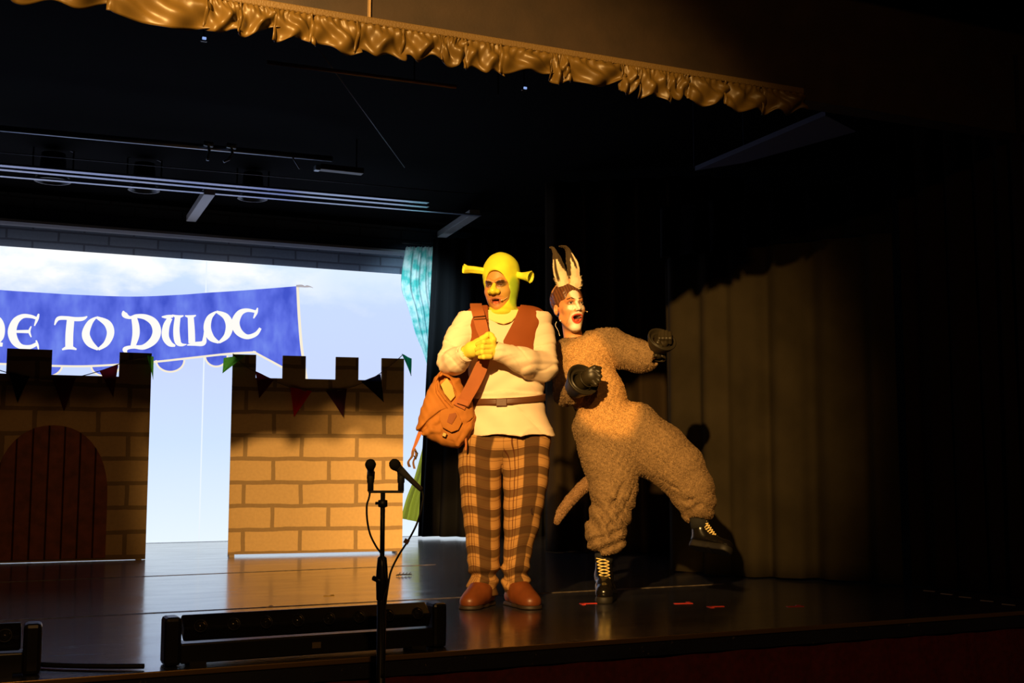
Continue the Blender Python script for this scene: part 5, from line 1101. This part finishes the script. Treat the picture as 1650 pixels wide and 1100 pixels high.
rsp = [(923, 461, 9), (926, 455, 10), (925, 448, 9.2), (924.8, 441, 9), (924, 434, 9.5), (922.5, 426, 9), (920, 419, 8), (918, 412, 5.8), (915.5, 404.5, 3.6), (911, 398, 2.2), (902, 396.5, .5)]
leaf('headband_ear', [G2(x, y, -.035 + .010 * math.sin(i)) for i, (x, y, w_) in enumerate(lsp)], [g(w_) for x, y, w_ in lsp], ecol(-1), hb, fur_m)
leaf('headband_ear', [G2(x, y, -.035 + .010 * math.sin(i)) for i, (x, y, w_) in enumerate(rsp)], [g(w_) for x, y, w_ in rsp], ecol(1), hb, fur_m)
# --- fleece suit
def tufts(V, Q, cols, n, ln, seed=1, wd=.0016, curl=.9):
    rr = np.random.default_rng(seed); P0, P1, P2, P3 = [V[Q[:, i]] for i in range(4)]; Nn = np.cross(P2 - P0, P3 - P1); Ar = np.linalg.norm(Nn, axis=1); Nn /= (Ar[:, None] + 1e-12)
    f = rr.choice(len(Q), n, p=Ar / Ar.sum()); a, b = rr.random((2, n, 1)); P = (P0[f] * (1 - a) + P1[f] * a) * (1 - b) + (P3[f] * (1 - a) + P2[f] * a) * b
    Nf = Nn[f]; R_ = rr.normal(0, 1, (n, 3)); T = np.cross(Nf, R_); T /= np.linalg.norm(T, axis=1)[:, None] + 1e-9; Bv = np.cross(Nf, T)
    L_ = (ln * rr.uniform(.6, 1.3, (n, 1))); down = np.array((0, 0, -.35))
    A_ = P - T * wd; B_ = P + T * wd; Mi = P + Nf * L_ * .75 + Bv * L_ * .35 * curl; Tp = P + Nf * L_ * .85 + Bv * L_ * 1.1 * curl + down * L_
    EV = np.stack([A_, B_, Mi + T * wd * .9, Mi - T * wd * .9, Tp], 1).reshape(-1, 3); b0 = np.arange(n)[:, None] * 5
    EF = np.concatenate([b0 + np.array([[0, 1, 2]]), b0 + np.array([[0, 2, 3]]), b0 + np.array([[3, 2, 4]])]); ec = cols[Q[f, 0]] * rr.uniform(.75, 1.25, (n, 1))
    return EV, EF, np.repeat(ec, 5, 0)
fleece_m = mat('curly_fleece', rough=.95, attr=True, spec=.1, bump=(170, .9, .006))
F_ = Field(rng_(-.29, .64, .0058), rng_(-.34, .22, .0062), rng_(.20, 1.47, .0058))
F_.u(ell(G2(945, 588, .01), (g(42), g(33), g(50)), ry=-10), cap(G2(916, 570, .015), G2(975, 550, .015), g(22), g(23)), ell(G2(966, 640, .0), (g(43), g(36), g(56)), ry=-20), ell(G2(986, 690, .0), (g(58), g(41), g(42)), ry=-5), k=.045)
F_.u(ell(G2(1030, 672, .0), (g(28), g(32), g(22)), ry=35), ell(G2(950, 690, .0), (g(26), g(32), g(26))), k=.03)
F_.u(*chain([G2(982, 551, .01), G2(1006, 568, -.01), G2(1028, 574, -.03), G2(1044, 575, -.055)], [g(25), g(25), g(24), g(20)]), k=.03)
F_.u(*chain([G2(912, 566, .01), G2(908, 600, .005), G2(910, 634, -.01)], [g(19), g(18), g(18)]), *chain([G2(910, 636, -.02), G2(922, 632, -.10), G2(932, 624, -.175)], [g(18), g(17), g(15)]), k=.02)
SLG = {690: (980, 52), 720: (984, 52), 752: (986, 47), 775: (988.5, 38.5), 800: (988, 36.5), 815: (987, 32), 830: (982, 33), 845: (979, 32), 858: (977, 32), 870: (976, 31), 880: (976, 27), 889: (978, 21)}
F_.u(loft([(G2(0, y)[2], G2(a, y)[0], -.01, g(h), g(min(h, 38))) for y, (a, h) in SLG.items()]), k=.02)
F_.u(*chain([G2(1020, 703, .0), G2(1062, 728, -.01), G2(1092, 754, -.03)], [g(50), g(46), g(40)]), *chain([G2(1092, 754, -.03), G2(1113, 785, -.045), G2(1121, 806, -.05)], [g(40), g(33.5), g(30)]), cap(G2(1122, 812, -.05), G2(1123, 818, -.05), g(27), g(24)), k=.03)
F_.cut(*chain([G2(1096, 826, -.11), G2(1118, 822, -.150), G2(1128, 812, -.15)], [g(3), g(5), g(2.5)]), k=.015)
F_.cut(cap(G2(1124, 838, -.05), G2(1126, 850, -.05), g(17), g(17)), cap(G2(976, 892, -.01), G2(976, 900, -.01), g(18), g(18)), ell(G2(925, 530, -.015), (g(20), g(34), g(14)), ry=8), k=.008)
F_.cut(cap(G2(1054, 575, -.075), G2(1066, 574, -.09), g(13), g(14)), k=.006)
F_.cut(*chain([G2(928, 709, -.06), G2(948, 700, -.125), G2(975, 702, -.155)], [g(2), g(2.2), g(1)]), *chain([G2(1046, 652, -.06), G2(1030, 660, -.11), G2(1020, 668, -.13)], [g(2.4), g(2), g(1)]), k=.010)
F_.cut(*chain([G2(1026, 768, -.085), G2(1018, 800, -.105), G2(1000, 832, -.115), G2(975, 852, -.120)], [g(1.5), g(3.2), g(3.6), g(1.5)]), *chain([G2(1004, 776, -.130), G2(992, 806, -.125), G2(970, 836, -.115), G2(957, 846, -.10)], [g(1), g(3), g(3.4), g(1.5)]), k=.016)
F_.cut(*chain([G2(975, 770, -.140), G2(966, 796, -.122), G2(957, 812, -.095)], [g(1), g(2.6), g(2.4)]), *chain([G2(1006, 848, -.095), G2(984, 866, -.118), G2(956, 868, -.105)], [g(1.5), g(3), g(1.5)]), k=.014)
F_.cut(*chain([G2(1062, 770, -.12), G2(1082, 784, -.135), G2(1104, 786, -.14)], [g(1.2), g(2.8), g(1)]), *chain([G2(1088, 806, -.12), G2(1106, 808, -.145), G2(1126, 796, -.14)], [g(2), g(2.6), g(1)]), k=.014)
def wr(X, Y, Z):
    low = smoothstep(.62, .45, Z) * smoothstep(.30, .20, X)
    return .0095 * np.sin(75 * X + 34 * Z + 2.2 * np.sin(12 * Z)) * low * smoothstep(.26, .36, Z) + .009 * np.sin(95 * Z - 40 * X) * smoothstep(.42, .30, Z) * (X < .25) + .007 * np.sin(70 * Z + 30 * X) * smoothstep(.25, .4, X) * smoothstep(.60, .45, Z) + .004 * np.sin(30 * X + 26 * Z) * np.sin(21 * Z + 4) + .0022 * np.sin(170 * X + 60 * Z + 3 * np.sin(60 * Y)) * np.sin(150 * Z + 70 * Y)
F_.wrinkle(wr); V, Q = F_.mesh()
belly = poly2([tuple(G2(x, y)[[0, 2]]) for x, y in ((922, 552), (958, 538), (975, 560), (992, 590), (1012, 620), (1030, 650), (1022, 680), (1008, 704), (990, 706), (955, 695), (932, 672), (925, 640), (912, 600), (908, 565))])
bd = smoothstep(.035, -.035, belly(V[:, 0], V[:, 2])) * (V[:, 1] < .0)
cl = np.repeat(np.array([[.27, .175, .088]]), len(V), 0); cl = mixc(cl, bd, (.60, .355, .14)); nz_ = np.sin(110 * V[:, 0] + 4 * np.sin(70 * V[:, 2])) * np.sin(120 * V[:, 2] + 3 * np.sin(80 * V[:, 1])); cl = cl * (1 + .12 * nz_[:, None])
npmesh('fleece_suit', V, Q, fleece_m, wom, cl, tufts(V, Q, cl, 130000, .0052, 1, .0010))
# tail
A_ = Field(rng_(-.30, -.03, .005), rng_(-.06, .25, .006), rng_(.34, .70, .005))
A_.u(*chain([G2(955, 770, .16), G2(938, 785, .13), G2(918, 806, .08), G2(903, 826, .04), G2(897, 838, .03)], [g(9), g(8.5), g(7.5), g(6.5), g(4.5)]), k=.006)
V, Q = A_.mesh(); cl = np.repeat(np.array([[.34, .20, .10]]), len(V), 0); npmesh('tail', V, Q, fleece_m, wom, cl, tufts(V, Q, cl, 7000, .0075, 3, .0013))
# --- boots
boot_m = mat('polished_black_leather', (.008, .007, .006), .20, bump=(50, .15, .002)); bsole_m = mat('ridged_black_sole', (.014, .012, .009), .6); lace_m = mat('yellow_cream_lace', (.85, .66, .26), .8)
def boot(shaft_top, ankle, toe, heel, up, nm):
    shaft_top, ankle, toe, heel = [np.array(v, float) for v in (shaft_top, ankle, toe, heel)]
    lo = np.minimum(np.minimum(shaft_top, toe), heel) - .08; hi = np.maximum(np.maximum(shaft_top, toe), heel) + .08
    f = Field(rng_(lo[0], hi[0], .0036), rng_(lo[1], hi[1], .0040), rng_(lo[2], hi[2], .0036)); up = np.array(up, float); up /= np.linalg.norm(up)
    mid = toe * .55 + ankle * .45; mid = mid - up * .012
    f.u(cap(shaft_top, ankle, .048, .046), cap(ankle, heel + up * .03, .044, .040), *chain([ankle, mid, toe], [.044, .042, .036]), ell(toe - up * .002, (.042, .046, .036)), cap(heel + up * .035, toe, .038, .036), k=.02)
    sp_ = (toe + heel) / 2 ; pl = heel                                    # sole plane through the heel and toe
    fw = toe - heel; fw = fw - up * (fw @ up); fw /= np.linalg.norm(fw); off = float(heel @ up)
    f.keep(lambda X, Y, Z: off + .018 - (X * up[0] + Y * up[1] + Z * up[2]), .004)
    V, Q = f.mesh(); o = npmesh('boot', V, Q, boot_m, wom)
    s = Field(f.x, f.y, f.z); t0 = toe - up * (toe @ up - off); h0 = heel - up * (heel @ up - off)
    s.u(*chain([t0, t0 * .5 + h0 * .5, h0], [.047, .041, .043]), k=.01)
    s.keep(lambda X, Y, Z: np.maximum(off - .016 - (X * up[0] + Y * up[1] + Z * up[2]), (X * up[0] + Y * up[1] + Z * up[2]) - off - .020), .002)
    m_ = h0 * .42 + t0 * .58; s.cut(cap(m_ - up * .03 + np.cross(up, fw) * .09, m_ - up * .03 - np.cross(up, fw) * .09, .017, .017), k=.003)
    V, Q = s.mesh(); npmesh('sole', V, Q, bsole_m, o)
    return o
b1 = boot(G2(974, 893, .015), G2(973, 928, .01), (G2(973, 950, -.125)[0], -.135, .055), (G2(974, 0)[0], .045, .016), (0, 0, 1), 'a')
b2 = boot(G2(1126, 838, -.05), G2(1131, 862, -.06), G2(1168, 882, -.16), G2(1123, 879, -.04), (.38, .28, .88), 'b')
def laces(parent, top, bot, side, outn, n, hw0, hw1):
    top, bot, side, outn = [np.array(v, float) for v in (top, bot, side, outn)]
    for s_ in (1, -1):
        pts = []
        for i in range(n + 1):
            t = i / n; w_ = (hw0 + (hw1 - hw0) * t) * (1 if i % 2 else -1) * s_; c_ = top + (bot - top) * t
            pts.append(c_ + side * w_ - outn * .004); 
            if i < n: pts.append(top + (bot - top) * (t + .5 / n) + outn * .004 * (1 + .3 * s_))
        MB().tube(pts, .0030, 6, sub=3).build('lace', lace_m, parent, True)
    MB().tube([bot + side * .02, bot + outn * .008, bot - side * .02], .003, 6, sub=4).build('lace', lace_m, parent, True)
laces(b1, G2(971, 899, -.035), G2(976, 942, -.062), (1, 0, 0), (0, -1, .2), 8, .034, .026)
laces(b2, G2(1133, 843, -.088), G2(1154, 870, -.128), (.75, -.1, .55), (.1, -1, .3), 8, .026, .020)
sock_m = mat('black_sock', (.01, .01, .01), .9)
MB().tube([G2(975, 880, .005), G2(974, 893, .01), G2(974, 905, .015)], [g(15), g(15.5), g(15)], 20).build('sock', sock_m, wom, True)
MB().tube([G2(1123, 828, -.05), G2(1127, 840, -.05), G2(1129, 850, -.055)], [g(16), g(15), g(15)], 20).build('sock', sock_m, wom, True)
# --- hoof gloves
hoof_m = mat('black_hoof_rubber', (.020, .016, .009), .45, spec=.35, bump=(60, .15, .001)); gl_m = mat('black_leather_glove', (.026, .020, .010), .42, spec=.4, bump=(200, .2, .001))
def hoof(base, rim, r0, r1, tilt):
    base = Vector(base); rim = Vector(rim); ax = (rim - base).normalized(); Lg = (rim - base).length; an = (ax + Vector(tilt)).normalized()
    mb = MB().lathe([(r0, 0), (r0 * 1.1, Lg * .25), (r1 * .86, Lg * .65), (r1 * .98, Lg * .9), (r1, Lg), (r1 * .95, Lg + .004), (r1 * .86, Lg), (r1 * .80, Lg * .85), (r1 * .66, Lg * .78), (r1 * .645, Lg * .88), (r1 * .61, Lg * .88), (r1 * .60, Lg * .6), (0, Lg * .5)], base, ax, 40)
    return mb.build('hoof_cup', hoof_m, wom, True)
h1 = hoof(G2(1056, 566, -.065), G2(1067, 546, -.135), g(13), g(24), (0, 0, 0))
F_ = Field(rng_(.20, .48, .0022), rng_(-.26, -.04, .0026), rng_(1.22, 1.45, .0022))
for i in range(4):
    x = 1063 + 5.2 * i; F_.u(*chain([G2(x + .5, 538 - (2, 4, 3, 1)[i], -.128), G2(x - .5 + i * .6, 545, -.158), G2(x - 1 + i * .8, 552, -.140)], [g(3.6), g(3.3), g(2.9)]), k=.003)
F_.u(ell(G2(1071, 543, -.115), (g(12), g(8), g(10))), cap(G2(1068, 552, -.125), G2(1061, 568, -.085), g(9), g(10)), *chain([G2(1062, 545, -.13), G2(1060, 552, -.155), G2(1065, 558, -.150)], [g(4), g(3.5), g(3)]), k=.008)
V, Q = F_.mesh(); npmesh('glove', V, Q, gl_m, h1)
MB().tube([G2(1045, 566, -.10), G2(1051, 562, -.125), G2(1058, 559, -.15)], .0035, 6, sub=4).build('wrist_strap', gl_m, h1, True)
MB().grid(24, 3, lambda u, v: tuple(G2(1062, 574, -.09) + np.array((.036 * math.cos(5.6 * u + 2), -.030 * math.sin(5.6 * u + 2), -.016 * v + .012 * math.cos(5.6 * u))))).build('strap_loop', gl_m, h1, True, .003)
h2 = hoof(G2(926, 626, -.18), G2(940, 611, -.262), g(17), g(27), (0, 0, 0))
F_ = Field(rng_(-.17, .07, .0022), rng_(-.40, -.20, .0026), rng_(1.06, 1.28, .0022))
F_.u(cap(G2(938, 616, -.24), G2(951, 607, -.285), g(11), g(13)), ell(G2(955, 605, -.30), (g(11.5), g(10), g(13.5)), ry=-25), k=.012)
F_.u(*chain([G2(950, 597, -.31), G2(958, 592.5, -.318), G2(967, 593, -.308)], [g(5), g(4.2), g(3)]), k=.006)                               # thumb
for i, (xa, ya, xb, yb, xc_, yc_) in enumerate(((958, 596, 965, 599, 963, 605), (960, 602, 966.5, 606, 962, 611), (959, 608, 965, 613, 960, 616), (956, 614, 960, 619, 955, 620))):
    F_.u(*chain([G2(xa, ya, -.315), G2(xb, yb, -.318), G2(xc_, yc_, -.300)], [g(4.4), g(4.0 - .2 * i), g(3.2)]), k=.003)
V, Q = F_.mesh(); npmesh('glove', V, Q, gl_m, h2)
MB().lathe([(g(13), 0), (g(14), .002), (g(14), .006), (g(13), .008), (g(13), 0)], G2(945, 611, -.272), Vector(G2(955, 605, -.30) - G2(938, 616, -.24)), 28).build('glove_cuff', gl_m, h2, True)
# earring and headset microphone
MB().lathe([(0, -.005), (.0045, -.002), (.0045, .002), (0, .005)], G2(903, 516.5, -.045), (0, 0, 1), 12).build('earring', mat('pearl', (.8, .78, .75), .2, spec=.8), wom, True)
MB().tube([HW.T(.078, .0, -.01), HW.T(.070, -.04, -.035), HW.T(.066, -.065, -.045), HW.T(.065, -.072, -.046)], [.0012, .0012, .0014, .0034], 8).build('headset_microphone', bpy.data.materials['beige_plastic'], wom, True)
MB().tube([G2(897, 518, .02), G2(895, 524, .02), G2(899, 532, -.02), G2(902, 541, -.05)], .0022, 6, sub=5).build('headset_cable', mat('pale_cable', (.55, .5, .4), .5), wom, True)
